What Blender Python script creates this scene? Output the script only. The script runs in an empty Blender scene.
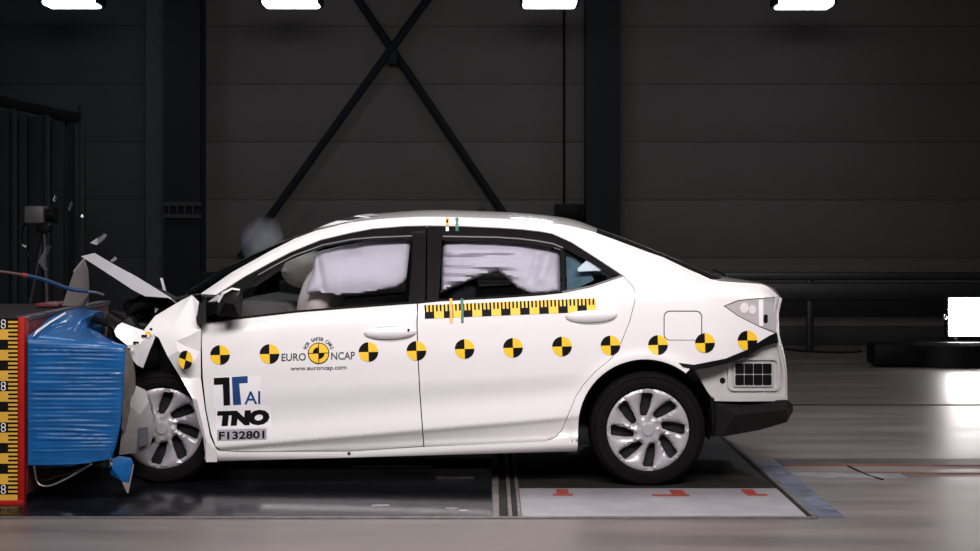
import bpy, bmesh, math, random
import numpy as np
from mathutils import Vector, Matrix, noise
from mathutils.geometry import delaunay_2d_cdt
random.seed(7)
scene = bpy.context.scene
C = scene.collection

# ------------------------------------------------------------------ camera
F, D, HC, U0, V0 = 1640.0, 8.5, 1.345, 490.0, 228.0   # focal length in px (980 px wide), distance, height, vanishing point
cam_d = bpy.data.cameras.new('camera'); cam = bpy.data.objects.new('camera', cam_d); C.objects.link(cam)
cam.location = (0, -D, HC); cam.rotation_euler = (math.radians(90), 0, 0)
cam_d.sensor_width = 36; cam_d.lens = F / 980 * 36
cam_d.shift_y = -(275.5 - V0) / 980; cam_d.shift_x = 0
cam_d.clip_start = 0.1; cam_d.clip_end = 200
scene.camera = cam
# ------------------------------------------------------------------ world, lights, exposure
w = bpy.data.worlds.new('world'); scene.world = w; w.use_nodes = True
w.node_tree.nodes['Background'].inputs[0].default_value = (0.60, 0.62, 0.70, 1)
w.node_tree.nodes['Background'].inputs[1].default_value = 0.02
def area(name, loc, target, size, power, col=(1, 1, 1), spread=180):
    l = bpy.data.lights.new(name, 'AREA'); l.shape = 'RECTANGLE'; l.size, l.size_y = size; l.energy = power; l.color = col
    l.spread = math.radians(spread)
    o = bpy.data.objects.new(name, l); C.objects.link(o); o.location = loc
    o.rotation_euler = (Vector(target) - Vector(loc)).to_track_quat('-Z', 'Y').to_euler()
    return o
area('film_light_bank', (0.2, -4.6, 4.3), (0.1, 0.2, 0.6), (6.0, 1.2), 215, (1.0, 0.935, 0.945), 110)
area('film_light_overhead', (0.1, 1.6, 5.0), (0.1, 1.0, 0), (6.5, 0.8), 85, (1.0, 0.95, 0.95), 130)
area('film_light_rear', (5.2, 0.5, 4.6), (3.2, 1.0, 0), (1.6, 0.8), 40, (1.0, 0.93, 0.92), 120)
vs_ = scene.view_settings
vs_.view_transform = 'Standard'; vs_.look = 'None'; vs_.exposure = 0.0; vs_.gamma = 1.0; vs_.use_curve_mapping = False

# ------------------------------------------------------------------ materials
MATS = {}
def mat(name, col, rough=0.5, metal=0.0, var=0.08, vscale=8.0, bump=0.0, bscale=40.0, coat=0.0, spec=0.5, emit=None, estr=0.0, alpha=1.0, trans=0.0):
    if name in MATS: return MATS[name]
    m = bpy.data.materials.new(name); m.use_nodes = True; MATS[name] = m
    nt = m.node_tree; b = nt.nodes['Principled BSDF']
    b.inputs['Roughness'].default_value = rough; b.inputs['Metallic'].default_value = metal
    b.inputs['Coat Weight'].default_value = coat; b.inputs['Coat Roughness'].default_value = 0.05
    b.inputs['Specular IOR Level'].default_value = spec
    b.inputs['Alpha'].default_value = alpha; b.inputs['Transmission Weight'].default_value = trans
    tc = nt.nodes.new('ShaderNodeTexCoord'); nz = nt.nodes.new('ShaderNodeTexNoise')
    nz.inputs['Scale'].default_value = vscale; nz.inputs['Detail'].default_value = 5
    nt.links.new(tc.outputs['Object'], nz.inputs['Vector'])
    rp = nt.nodes.new('ShaderNodeValToRGB'); rp.color_ramp.elements[0].position = 0.3; rp.color_ramp.elements[1].position = 0.7
    rp.color_ramp.elements[0].color = tuple(c * (1 - var) for c in col) + (1,)
    rp.color_ramp.elements[1].color = tuple(min(1, c * (1 + var)) for c in col) + (1,)
    nt.links.new(nz.outputs['Fac'], rp.inputs[0]); nt.links.new(rp.outputs[0], b.inputs['Base Color'])
    if bump > 0:
        n2 = nt.nodes.new('ShaderNodeTexNoise'); n2.inputs['Scale'].default_value = bscale; n2.inputs['Detail'].default_value = 4
        nt.links.new(tc.outputs['Object'], n2.inputs['Vector'])
        bp = nt.nodes.new('ShaderNodeBump'); bp.inputs['Strength'].default_value = bump; bp.inputs['Distance'].default_value = 0.01
        nt.links.new(n2.outputs['Fac'], bp.inputs['Height']); nt.links.new(bp.outputs[0], b.inputs['Normal'])
    if emit:
        b.inputs['Emission Color'].default_value = tuple(emit) + (1,); b.inputs['Emission Strength'].default_value = estr
    return m
def glass(name, tint, refl=1.0):
    m = bpy.data.materials.new(name); m.use_nodes = True; nt = m.node_tree; nt.nodes.clear()
    out = nt.nodes.new('ShaderNodeOutputMaterial'); tr = nt.nodes.new('ShaderNodeBsdfTransparent'); gl = nt.nodes.new('ShaderNodeBsdfGlossy')
    fr = nt.nodes.new('ShaderNodeFresnel'); mx = nt.nodes.new('ShaderNodeMixShader'); fr.inputs['IOR'].default_value = 1.45
    nz = nt.nodes.new('ShaderNodeTexNoise'); nz.inputs['Scale'].default_value = 2; rp = nt.nodes.new('ShaderNodeValToRGB')
    rp.color_ramp.elements[0].color = tuple(c * 0.96 for c in tint) + (1,); rp.color_ramp.elements[1].color = tuple(tint) + (1,)
    nt.links.new(nz.outputs['Fac'], rp.inputs[0]); nt.links.new(rp.outputs[0], tr.inputs[0])
    gl.inputs['Roughness'].default_value = 0.02; gl.inputs[0].default_value = (refl, refl, refl, 1)
    nt.links.new(fr.outputs[0], mx.inputs[0]); nt.links.new(tr.outputs[0], mx.inputs[1]); nt.links.new(gl.outputs[0], mx.inputs[2])
    nt.links.new(mx.outputs[0], out.inputs[0]); MATS[name] = m
    return m
PAINT = mat('white_car_paint', (0.80, 0.775, 0.78), 0.22, var=0.01, coat=1.0)
PRIMER = mat('grey_white_primed_steel', (0.43, 0.41, 0.415), 0.42, var=0.06, vscale=14, bump=0.1)
BLACKP = mat('black_plastic', (0.005, 0.005, 0.0055), 0.5, spec=.08, var=0.2, bump=0.1, bscale=120)
BLACKG = mat('black_gloss_trim', (0.009, 0.0085, 0.0085), 0.25, var=0.1, spec=.18)
RUBBER = mat('tyre_rubber', (0.0055, 0.005, 0.005), 0.75, spec=.07, var=0.2, bump=0.2, bscale=90)
SILVER = mat('silver_wheel_paint', (0.40, 0.385, 0.40), 0.36, metal=0.25, var=0.03)
DARKM = mat('dark_steel', (0.02, 0.02, 0.021), 0.5, metal=0.5, spec=.2, var=0.3, vscale=20, bump=0.2)
TRIM = mat('dark_cabin_trim', (0.016, 0.0155, 0.016), 0.7, spec=.1, var=0.15, bump=0.15, bscale=90)
SEATF = mat('black_seat_fabric', (0.012, 0.012, 0.013), 0.9, spec=.2, var=0.2, bump=0.3, bscale=200)
AIRB = mat('airbag_fabric', (0.57, 0.55, 0.61), 0.85, var=0.03, bump=0.15, bscale=60)
AIRW = mat('cream_airbag_fabric', (0.86, 0.76, 0.71), 0.85, var=0.04, bump=0.1, bscale=60)
GREYS = mat('grey_weatherstrip', (0.16, 0.155, 0.16), 0.4, var=0.05)
YEL = mat('yellow_vinyl', (0.90, 0.55, 0.02), 0.5, var=0.03)
BLK = mat('black_vinyl', (0.006, 0.006, 0.006), 0.55, spec=.08, var=0.05)
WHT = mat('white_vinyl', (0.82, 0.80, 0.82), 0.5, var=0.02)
BLUV = mat('blue_vinyl', (0.008, 0.05, 0.19), 0.5, var=0.05)
GRYV = mat('grey_print', (0.045, 0.05, 0.06), 0.5, var=0.05)
LILAC = mat('lilac_label', (0.33, 0.30, 0.35), 0.5, var=0.05)
GREENV = mat('green_tape', (0.02, 0.16, 0.10), 0.5, var=0.05)
ORNG = mat('orange_tape', (0.85, 0.42, 0.02), 0.5, var=0.05)
GLASS = glass('side_glass', (0.95, 0.95, 0.96))
WGLASS = glass('green_tinted_glass', (0.85, 0.93, 0.92))
QGLASS = glass('blue_tinted_glass', (0.88, 0.92, 0.94), 1.0)

# ------------------------------------------------------------------ helpers
def P(u, v, Y):
    k = (D + Y) / F
    return Vector(((u - U0) * k, Y, HC - (v - V0) * k))
def pchip(pts):
    x = np.array([p[0] for p in pts], float); y = np.array([p[1] for p in pts], float)
    h = np.diff(x); d = np.diff(y) / h; m = np.zeros(len(x))
    m[0], m[-1] = d[0], d[-1]
    for i in range(1, len(x) - 1):
        if d[i - 1] * d[i] > 0:
            w1, w2 = 2 * h[i] + h[i - 1], h[i] + 2 * h[i - 1]
            m[i] = (w1 + w2) / (w1 / d[i - 1] + w2 / d[i])
    def f(q):
        if q <= x[0]: return y[0] + m[0] * (q - x[0])
        if q >= x[-1]: return y[-1] + m[-1] * (q - x[-1])
        i = int(np.searchsorted(x, q) - 1); i = max(0, min(i, len(h) - 1))
        t = (q - x[i]) / h[i]
        return ((1 + 2 * t) * (1 - t) ** 2 * y[i] + t * (1 - t) ** 2 * h[i] * m[i] + t * t * (3 - 2 * t) * y[i + 1] + t * t * (t - 1) * h[i] * m[i + 1])
    return f
def resample(pts, n):
    pts = [Vector(p) for p in pts]; L = [0]
    for a, b in zip(pts, pts[1:]): L.append(L[-1] + (b - a).length)
    out = []
    for k in range(n):
        s = L[-1] * k / (n - 1); i = 0
        while i < len(L) - 2 and L[i + 1] < s: i += 1
        t = (s - L[i]) / max(1e-9, L[i + 1] - L[i]); out.append(pts[i].lerp(pts[i + 1], t))
    return out
def smooth_line(pts, n):
    p = [Vector(q) for q in pts]; p = [2 * p[0] - p[1]] + p + [2 * p[-1] - p[-2]]; o = []
    for i in range(1, len(p) - 2):
        for k in range(10):
            t = k / 10
            o.append(0.5 * ((2 * p[i]) + (p[i + 1] - p[i - 1]) * t + (2 * p[i - 1] - 5 * p[i] + 4 * p[i + 1] - p[i + 2]) * t * t + (3 * p[i] - p[i - 1] - 3 * p[i + 1] + p[i + 2]) * t ** 3))
    o.append(p[-2]); return resample(o, n)
def link(name, me, m, parent=None, smooth=True):
    o = bpy.data.objects.new(name, me); C.objects.link(o)
    for q in (m if isinstance(m, (list, tuple)) else [m]): me.materials.append(q)
    if smooth: me.polygons.foreach_set('use_smooth', [True] * len(me.polygons))
    if parent is not None:
        o.parent = parent
        if parent.type == 'EMPTY': o.matrix_parent_inverse = Matrix.Translation(-parent.location)
    return o
def pyd(name, v, f, m, parent=None, smooth=False, mi=None):
    me = bpy.data.meshes.new(name); me.from_pydata([tuple(q) for q in v], [], f); me.update()
    o = link(name, me, m, parent, smooth)
    if mi: me.polygons.foreach_set('material_index', mi)
    return o
def bmo(name, bm, m, parent=None, smooth=False):
    bmesh.ops.recalc_face_normals(bm, faces=bm.faces)
    me = bpy.data.meshes.new(name); bm.to_mesh(me); bm.free()
    o = link(name, me, m, parent, False)
    if smooth:
        me.polygons.foreach_set('use_smooth', [True] * len(me.polygons))
        try: me.set_sharp_from_angle(angle=math.radians(40))
        except Exception: pass
    return o
def thing(name, label, cat, loc, group=None, kind=None):
    o = bpy.data.objects.new(name, None); C.objects.link(o); o.location = loc; o.empty_display_size = 0.1
    tag(o, label, cat, group, kind); return o
def tag(o, label=None, cat=None, group=None, kind=None):
    if label: o['label'] = label
    if cat: o['category'] = cat
    if group: o['group'] = group
    if kind: o['kind'] = kind
    return o
def abox(bm, lo, hi, bev=0.0, rot=None):
    r = bmesh.ops.create_cube(bm, size=1.0); vs = r['verts']
    c = (Vector(lo) + Vector(hi)) / 2; s = Vector(hi) - Vector(lo)
    for v in vs: v.co = Vector((v.co.x * s.x, v.co.y * s.y, v.co.z * s.z))
    if rot is not None:
        for v in vs: v.co = rot @ v.co
    for v in vs: v.co += c
    if bev > 0:
        es = list({e for v in vs for e in v.link_edges}); bmesh.ops.bevel(bm, geom=es, offset=bev, segments=2, profile=0.5, affect='EDGES')
def box(name, lo, hi, m, parent=None, bev=0.0, rot=None, smooth=True):
    bm = bmesh.new(); abox(bm, lo, hi, bev, rot); return bmo(name, bm, m, parent, smooth)
def tube_into(bm, pts, r, n=8, cap=True):
    pts = [Vector(p) for p in pts]; rs = r if isinstance(r, (list, tuple)) else [r] * len(pts); rings = []
    up = Vector((0, 0, 1))
    for i, p in enumerate(pts):
        t = (pts[min(i + 1, len(pts) - 1)] - pts[max(i - 1, 0)]).normalized()
        a = t.cross(up if abs(t.z) < 0.95 else Vector((0, 1, 0))).normalized(); b = t.cross(a)
        rings.append([bm.verts.new(p + (a * math.cos(2 * math.pi * k / n) + b * math.sin(2 * math.pi * k / n)) * rs[i]) for k in range(n)])
    for A, B in zip(rings, rings[1:]):
        for k in range(n): bm.faces.new((A[k], A[(k + 1) % n], B[(k + 1) % n], B[k]))
    if cap: bm.faces.new(rings[0][::-1]); bm.faces.new(rings[-1])
def tube(name, pts, r, m, parent=None, n=8, sm=0):
    if sm: pts = smooth_line(pts, sm)
    bm = bmesh.new(); tube_into(bm, pts, r, n); return bmo(name, bm, m, parent, True)
def inpoly(x, y, poly):
    c = False; n = len(poly); j = n - 1
    for i in range(n):
        xi, yi = poly[i]; xj, yj = poly[j]
        if (yi > y) != (yj > y) and x < (xj - xi) * (y - yi) / (yj - yi) + xi: c = not c
        j = i
    return c
def pdist(x, y, poly):
    best = 1e9; n = len(poly)
    for i in range(n):
        ax, ay = poly[i]; bx, by = poly[(i + 1) % n]; dx, dy = bx - ax, by - ay; L = dx * dx + dy * dy
        t = 0 if L == 0 else max(0, min(1, ((x - ax) * dx + (y - ay) * dy) / L))
        best = min(best, math.hypot(x - ax - t * dx, y - ay - t * dy))
    return best
def parea(p): return sum(p[i][0] * p[(i + 1) % len(p)][1] - p[(i + 1) % len(p)][0] * p[i][1] for i in range(len(p))) / 2
def shrink(poly, d):
    n = len(poly); s = 1 if parea(poly) > 0 else -1; out = []
    for i in range(n):
        a, b, c = Vector(poly[i - 1]), Vector(poly[i]), Vector(poly[(i + 1) % n])
        e1, e2 = (b - a).normalized(), (c - b).normalized()
        n1, n2 = Vector((-e1.y, e1.x)) * s, Vector((-e2.y, e2.x)) * s
        m_ = n1 + n2
        if m_.length < 1e-4: out.append(tuple(b)); continue
        m_.normalize(); k = d / max(0.5, m_.dot(n1)); out.append(tuple(b + m_ * k))
    return out
def dens(poly, step):
    out = []; n = len(poly)
    for i in range(n):
        a, b = Vector(poly[i][:2]), Vector(poly[(i + 1) % n][:2]); k = max(1, int(math.ceil((b - a).length / step)))
        for j in range(k): out.append(tuple(a.lerp(b, j / k)))
    return out
def cdt(poly, step, holes=(), sv=None, slope=0.0):
    sv = sv or step
    pl = dens(poly, step); hs = [dens(h, step * 0.7) for h in holes]
    pts = [Vector(p) for p in pl]; n = len(pts)
    edges = [(i, (i + 1) % n) for i in range(n)]
    for h in hs:
        b = len(pts); pts += [Vector(p) for p in h]; edges += [(b + i, b + (i + 1) % len(h)) for i in range(len(h))]
    xs = [p[0] for p in pl]; ys = [p[1] for p in pl]
    xm = (min(xs) + max(xs)) / 2; ex = abs(slope) * (max(xs) - min(xs)) / 2; y0_ = min(ys) + sv * 0.5 - ex; row = 0
    while y0_ < max(ys) + ex:
        x = min(xs) + step * (0.5 if row % 2 else 0.25)
        while x < max(xs):
            y = y0_ + slope * (x - xm)
            if inpoly(x, y, pl) and pdist(x, y, pl) > min(step, sv) * 0.45 and all(pdist(x, y, h) > step * 0.35 for h in hs): pts.append(Vector((x, y)))
            x += step
        y0_ += sv; row += 1
    V, E, Fc, *_ = delaunay_2d_cdt(pts, edges, [list(range(n))], 1, 1e-4)
    Fo = []
    for f in Fc:
        cx = sum(V[i].x for i in f) / len(f); cy = sum(V[i].y for i in f) / len(f)
        if not inpoly(cx, cy, pl): continue
        if any(inpoly(cx, cy, h) for h in hs): continue
        a = sum(V[f[i]].x * V[f[(i + 1) % len(f)]].y - V[f[(i + 1) % len(f)]].x * V[f[i]].y for i in range(len(f)))
        Fo.append(list(f) if a > 0 else list(f)[::-1])
    return [(v.x, v.y) for v in V], Fo

# ================================================================== SETTING
CONC = mat('polished_concrete', (0.165, 0.143, 0.132), 0.38, var=0.10, vscale=1.3, bump=0.06, bscale=5, spec=0.5)
def concrete_detail():
    nt = CONC.node_tree; b = nt.nodes['Principled BSDF']
    tc = [n for n in nt.nodes if n.type == 'TEX_COORD'][0]; rp = [n for n in nt.nodes if n.type == 'VALTORGB'][0]
    mp = nt.nodes.new('ShaderNodeMapping'); mp.inputs['Scale'].default_value = (0.35, 2.2, 1)
    n2 = nt.nodes.new('ShaderNodeTexNoise'); n2.inputs['Scale'].default_value = 1.6; n2.inputs['Detail'].default_value = 6
    nt.links.new(tc.outputs['Object'], mp.inputs[0]); nt.links.new(mp.outputs[0], n2.inputs['Vector'])
    r2 = nt.nodes.new('ShaderNodeValToRGB'); r2.color_ramp.elements[0].position = 0.36; r2.color_ramp.elements[1].position = 0.62
    r2.color_ramp.elements[0].color = (0.55, 0.54, 0.55, 1); r2.color_ramp.elements[1].color = (1, 1, 1, 1)
    mx = nt.nodes.new('ShaderNodeMix'); mx.data_type = 'RGBA'; mx.blend_type = 'MULTIPLY'; mx.inputs[0].default_value = 0.8
    nt.links.new(n2.outputs['Fac'], r2.inputs[0]); nt.links.new(rp.outputs[0], mx.inputs[6]); nt.links.new(r2.outputs[0], mx.inputs[7])
    nt.links.new(mx.outputs[2], b.inputs['Base Color'])
    mr = nt.nodes.new('ShaderNodeMapRange'); mr.inputs[3].default_value = 0.30; mr.inputs[4].default_value = 0.48
    nt.links.new(n2.outputs['Fac'], mr.inputs[0]); nt.links.new(mr.outputs[0], b.inputs['Roughness'])
concrete_detail()
WALLY = 10.4
floor = pyd('floor', [(-14, -12, 0), (14, -12, 0), (14, WALLY + 0.2, 0), (-14, WALLY + 0.2, 0), (-14, -12, -.2), (14, -12, -.2), (14, WALLY + .2, -.2), (-14, WALLY + .2, -.2)],
            [(0, 1, 2, 3), (7, 6, 5, 4), (0, 4, 5, 1), (1, 5, 6, 2), (2, 6, 7, 3), (3, 7, 4, 0)], CONC)
tag(floor, 'worn polished grey brown concrete hall floor', 'floor', kind='structure')
PITM = mat('dark_pit_glass', (0.006, 0.0065, 0.009), 0.2, var=0.4, vscale=5, bump=0.25, bscale=9, spec=0.3)
def pxl(u, Y): return (u - U0) * (D + Y) / F
YF, YB = -0.89, 2.25
XR = pxl(812, YF)                                        # right edge of the pit cover
XL0, XL1 = -4.5, pxl(492, YF)
box('pit_cover', (XL0, YF, -0.01), (XL1, 0.62, 0.006), PITM, floor, 0.002)
box('pit_cover', (XL0, 0.66, -0.01), (XL1, YB, 0.006), PITM, floor, 0.002)
FRM = mat('worn_steel_frame', (0.13, 0.12, 0.12), 0.45, metal=0.4, var=0.35, vscale=12, bump=0.2)
FRD = mat('dark_joint', (0.01, 0.0095, 0.0095), 0.7, spec=.2, var=0.2)
box('pit_frame', (XL0, YF - 0.035, -0.01), (XR + 0.02, YF, 0.008), FRM, floor, 0.002)
for k, (a, b, m_) in enumerate([(0.004, 0.034, FRM), (0.036, 0.075, FRD), (0.076, 0.094, FRM), (0.096, 0.120, FRD), (0.122, 0.135, FRM)]):
    box('frame_bar', (XL1 + a, YF, -0.01), (XL1 + b, YB, 0.009 if m_ is FRM else 0.003), m_, floor, 0.001)
XP = XL1 + 0.14
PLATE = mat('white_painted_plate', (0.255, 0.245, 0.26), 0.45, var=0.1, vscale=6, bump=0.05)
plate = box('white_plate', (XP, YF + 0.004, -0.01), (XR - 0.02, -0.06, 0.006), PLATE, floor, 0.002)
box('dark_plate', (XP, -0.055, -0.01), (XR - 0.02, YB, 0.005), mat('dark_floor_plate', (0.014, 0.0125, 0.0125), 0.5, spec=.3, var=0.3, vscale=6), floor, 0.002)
box('frame_bar', (XR - 0.018, YF, -0.01), (XR + 0.0, YB, 0.008), FRD, floor, 0.001)
box('frame_bar', (XR + 0.002, YF, -0.01), (XR + 0.03, YB, 0.009), FRM, floor, 0.001)
BLUT = mat('faded_blue_floor_tape', (0.085, 0.095, 0.135), 0.5, var=0.5, vscale=9)
box('floor_tape', (XR + 0.032, YF, -0.01), (XR + 0.155, 0.92, 0.004), BLUT, floor)
box('floor_tape', (XR + 0.157, 0.32, -0.01), (XR + 0.75, 0.50, 0.003), mat('faded_floor_patch', (0.17, 0.17, 0.185), 0.5, var=0.35, vscale=7), floor)
REDM = mat('red_marking', (0.24, 0.035, 0.025), 0.5, var=0.3, vscale=30)
for (u0, u1, Ya, Yb) in [(553, 573, -0.30, -0.245), (557, 569, -0.24, -0.10), (653, 690, -0.315, -0.26), (672, 686, -0.255, -0.12), (748, 768, -0.30, -0.25), (745, 757, -0.245, -0.10)]:
    k = (D + Ya) / F
    box('red_mark', ((u0 - U0) * k, Ya, 0.006), ((u1 - U0) * k, Yb, 0.0075), REDM, plate)
box('cable_slot', (XR + 0.16, 0.80, -0.01), (13.5, 1.04, 0.004), mat('dark_track', (0.045, 0.037, 0.037), 0.5, var=0.3, vscale=6), floor)
box('slot_edge', (XR + 0.16, 0.765, -0.01), (13.5, 0.80, 0.008), mat('rusty_edge', (0.12, 0.055, 0.045), 0.5, var=0.3), floor)
box('slot_edge', (pxl(862, 0.5), 0.47, -0.01), (13.5, 0.50, 0.006), mat('rusty_edge', (0.1, 0.05, 0.04)), floor)
box('floor_joint', (0.5, 3.93, -0.01), (13.5, 3.99, 0.003), FRD, floor)
tube('cable_groove', [(pxl(848, 0.75), 0.75, 0.002), (pxl(868, .4), 0.4, 0.002), (pxl(883, .25), 0.25, 0.002)], 0.006, FRD, floor)

GLINT = mat('glint_strip_metal', (.55, .52, .50), .35, metal=.8, var=.3, vscale=20)  # added bright strips imitate light streaks and glints on the pit glass
for (u0, u1, va, vb2_) in [(352, 432, 467.0, 468.6), (380, 440, 472.2, 473.6), (436, 474, 478.2, 479.4), (372, 389, 506.2, 507.6), (446, 458, 509.5, 510.4), (459, 468, 511.4, 512.6)]:
    Ya, Yb3 = F * HC / (vb2_ - V0) - D, F * HC / (va - V0) - D
    box('glint_strip', (pxl(u0, Ya), Ya, .0), (pxl(u1, Ya), Yb3, .0085), GLINT, floor)
# back wall in panels
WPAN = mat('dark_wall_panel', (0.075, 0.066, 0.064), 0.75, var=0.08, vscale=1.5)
wall = pyd('wall_back', [(-14, WALLY + 0.15, 0), (14, WALLY + 0.15, 0), (14, WALLY + 0.15, 6.6), (-14, WALLY + 0.15, 6.6), (-14, WALLY + 0.35, 0), (14, WALLY + 0.35, 0), (14, WALLY + 0.35, 6.6), (-14, WALLY + 0.35, 6.6)],
           [(0, 1, 2, 3), (7, 6, 5, 4), (0, 4, 5, 1), (1, 5, 6, 2), (2, 6, 7, 3), (3, 7, 4, 0)], FRD)
tag(wall, 'dark back wall of horizontal sandwich panels behind the car', 'wall', kind='structure')
kw = (D + WALLY) / F
bays = [(-14, pxl(-60, WALLY)), (pxl(-60, WALLY), pxl(182, WALLY)), (pxl(182, WALLY), pxl(602, WALLY)), (pxl(602, WALLY), pxl(1022, WALLY)), (pxl(1022, WALLY), 14)]
PH = 58 * kw; z0p = HC + (V0 - 142) * kw - 3 * PH
rows = []
z = z0p
while z > 0: z -= PH
while z < 6.5:
    rows.append((max(0.0, z), min(6.6, z + PH))); z += PH
WPAN2 = mat('darker_wall_panel', (0.036, 0.039, 0.042), 0.8, var=0.08, vscale=1.5, spec=.2)  # darker, bluer copy of the panel colour for the left bays
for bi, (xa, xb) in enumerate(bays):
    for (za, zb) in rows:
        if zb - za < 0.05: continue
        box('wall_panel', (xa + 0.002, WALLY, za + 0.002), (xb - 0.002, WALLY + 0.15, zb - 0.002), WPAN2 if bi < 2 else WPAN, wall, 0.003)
box('skirting', (-14, WALLY - 0.10, 0), (14, WALLY - 0.002, HC - (326 - V0) * kw), mat('dark_skirting', (0.012, 0.011, 0.011), 0.6), wall, 0.01)
ceil_ = box('ceiling', (-14, -12, 6.6), (14, WALLY + .35, 6.75), mat('dark_ceiling', (0.03, 0.03, 0.03), 0.9), None)
tag(ceil_, 'dark hall ceiling', 'ceiling', kind='structure')
wl = box('wall_left', (-14.2, -12, 0), (-14, WALLY + .35, 6.6), WPAN, None); tag(wl, 'dark left hall wall', 'wall', kind='structure')
wr = box('wall_right', (14, -12, 0), (14.2, WALLY + .35, 6.6), WPAN, None); tag(wr, 'dark right hall wall', 'wall', kind='structure')

COLM = mat('dark_blue_steel', (0.006, 0.008, 0.012), 0.6, var=0.1, spec=.15)
def column(u0, u1, label):
    Yc_ = WALLY - 0.22; k = (D + Yc_ - 0.2) / F; xa, xb = (u0 - U0) * k, (u1 - U0) * k
    o = thing('steel_column', label, 'column', ((xa + xb) / 2, Yc_, 0), 'dark steel columns', 'structure')
    box('flange', (xa, Yc_ - 0.2, 0), (xb, Yc_ - 0.18, 6.6), COLM, o)
    box('flange', (xa, Yc_ + 0.18, 0), (xb, Yc_ + 0.2, 6.6), COLM, o)
    box('web', ((xa + xb) / 2 - 0.008, Yc_ - 0.18, 0), ((xa + xb) / 2 + 0.008, Yc_ + 0.18, 6.6), COLM, o)
    box('base_plate', (xa - 0.05, Yc_ - 0.24, 0), (xb + 0.05, Yc_ + 0.21, 0.025), COLM, o)
    return o
column(164, 200, 'dark steel column behind the crumpled front end of the car')
column(586, 620, 'dark steel column behind the rear roof of the car')
pl_ = box('pilaster', (pxl(148, WALLY), WALLY - 0.12, 0), (pxl(166, WALLY), WALLY - 0.002, 6.6), mat('grey_pilaster', (0.046, 0.05, 0.055), 0.7, spec=.2), wall)
# cross brace
Yb_ = WALLY - 0.21
cb = thing('cross_brace', 'dark diagonal cross brace on the wall above the car roof', 'brace', tuple(P(393, 57, Yb_)))
bm = bmesh.new(); tube_into(bm, [P(240, 258, Yb_), P(470, -60, Yb_)], 0.045); bmo('rod', bm, COLM, cb, True)
bm = bmesh.new(); tube_into(bm, [P(528, 250, Yb_ + .09), P(318, -60, Yb_ + .09)], 0.045); bmo('rod', bm, COLM, cb, True)
box('gusset', tuple(P(388, 64, Yb_ - .02)), tuple(P(398, 50, Yb_ + .1)), COLM, cb, 0.01)
cd = tube('conduit', [P(564, 204, Yb_ + .09), P(564, -120, Yb_ + .09)], 0.012, BLACKP); tag(cd, 'thin black vertical conduit on the wall left of the column', 'conduit')
jb = thing('junction_box', 'dark junction box low on the wall beside the column', 'box', tuple(P(570, 218, Yb_)))
box('body', tuple(P(555, 219, Yb_ - .08)), tuple(P(584, 204, Yb_ + .11)), COLM, jb, 0.015); box('lid', tuple(P(557, 217, Yb_ - .1)), tuple(P(582, 206, Yb_ - .085)), BLACKP, jb, 0.005)
ct = thing('cable_tray', 'grey cable tray bracket across the left dark column', 'tray', tuple(P(182, 218, WALLY - .5)))
box('rail', tuple(P(163, 206, WALLY - .5)), tuple(P(202, 202, WALLY - .45)), mat('grey_steel', (0.025, 0.025, 0.025), 0.5, spec=.2), ct)
box('rail', tuple(P(163, 218, WALLY - .5)), tuple(P(202, 214, WALLY - .45)), MATS['grey_steel'], ct)
for uu in (168, 176, 184, 192): box('rung', tuple(P(uu, 214, WALLY - .49)), tuple(P(uu + 2, 206, WALLY - .46)), MATS['grey_steel'], ct)

# hanging lamps
LAMP = mat('lamp_diffuser', (0.9, 0.9, 0.92), 0.5, emit=(0.86, 0.92, 1.0), estr=14, var=0.01)
def ceiling_lamp(u0, u1, vb_, label):
    Yl = 8.3; k = (D + Yl) / F; xa, xb = (u0 - U0) * k, (u1 - U0) * k; zb = HC - (vb_ - V0) * k; xm = (xa + xb) / 2
    o = thing('hanging_lamp', label, 'lamp', (xm, Yl, zb), 'hanging hall lamps')
    box('diffuser', (xa + .03, Yl - .16, zb), (xb - .03, Yl + .16, zb + 0.10), LAMP, o, 0.03)
    box('housing', (xa, Yl - .2, zb + 0.10), (xb, Yl + .2, zb + 0.22), BLACKP, o, 0.02)
    box('end_cap', (xa, Yl - .17, zb + .02), (xa + .03, Yl + .17, zb + .10), BLACKP, o)
    box('end_cap', (xb - .03, Yl - .17, zb + .02), (xb, Yl + .17, zb + .10), BLACKP, o)
    for s in (-1, 1): tube('suspension_cable', [(xm + s * .2, Yl, zb + .2), (xm + s * .2, Yl, 6.6)], 0.006, BLACKP, o, 5)
ceiling_lamp(43, 102, 7, 'bright hanging lamp, leftmost of the four at the top edge')
ceiling_lamp(261, 322, 7, 'bright hanging lamp above the front of the car near the cross brace')
ceiling_lamp(520, 579, 7, 'bright hanging lamp beside the dark column above the rear door')
ceiling_lamp(773, 834, 8, 'bright hanging lamp, rightmost of the four, above the car boot')

# guard rail
GR = mat('dark_green_steel', (0.012, 0.014, 0.015), 0.4, metal=0.3, var=0.2)
Yg = 9.4; kg = (D + Yg) / F
gr = thing('guard_rail', 'long dark steel guard rail running along the back wall', 'railing', (3, Yg, 0))
box('beam', (pxl(200, Yg), Yg, HC - (280.5 - V0) * kg), (13.5, Yg + .08, HC - (272 - V0) * kg), GR, gr, 0.012)
box('beam', (pxl(200, Yg), Yg, HC - (301 - V0) * kg), (13.5, Yg + .10, HC - (282.5 - V0) * kg), GR, gr, 0.02)
for uu in (330, 570, 811, 1050): box('post', (pxl(uu, Yg) - .035, Yg + .02, 0), (pxl(uu, Yg) + .035, Yg + .09, HC - (274 - V0) * kg), GR, gr, 0.005)

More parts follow.
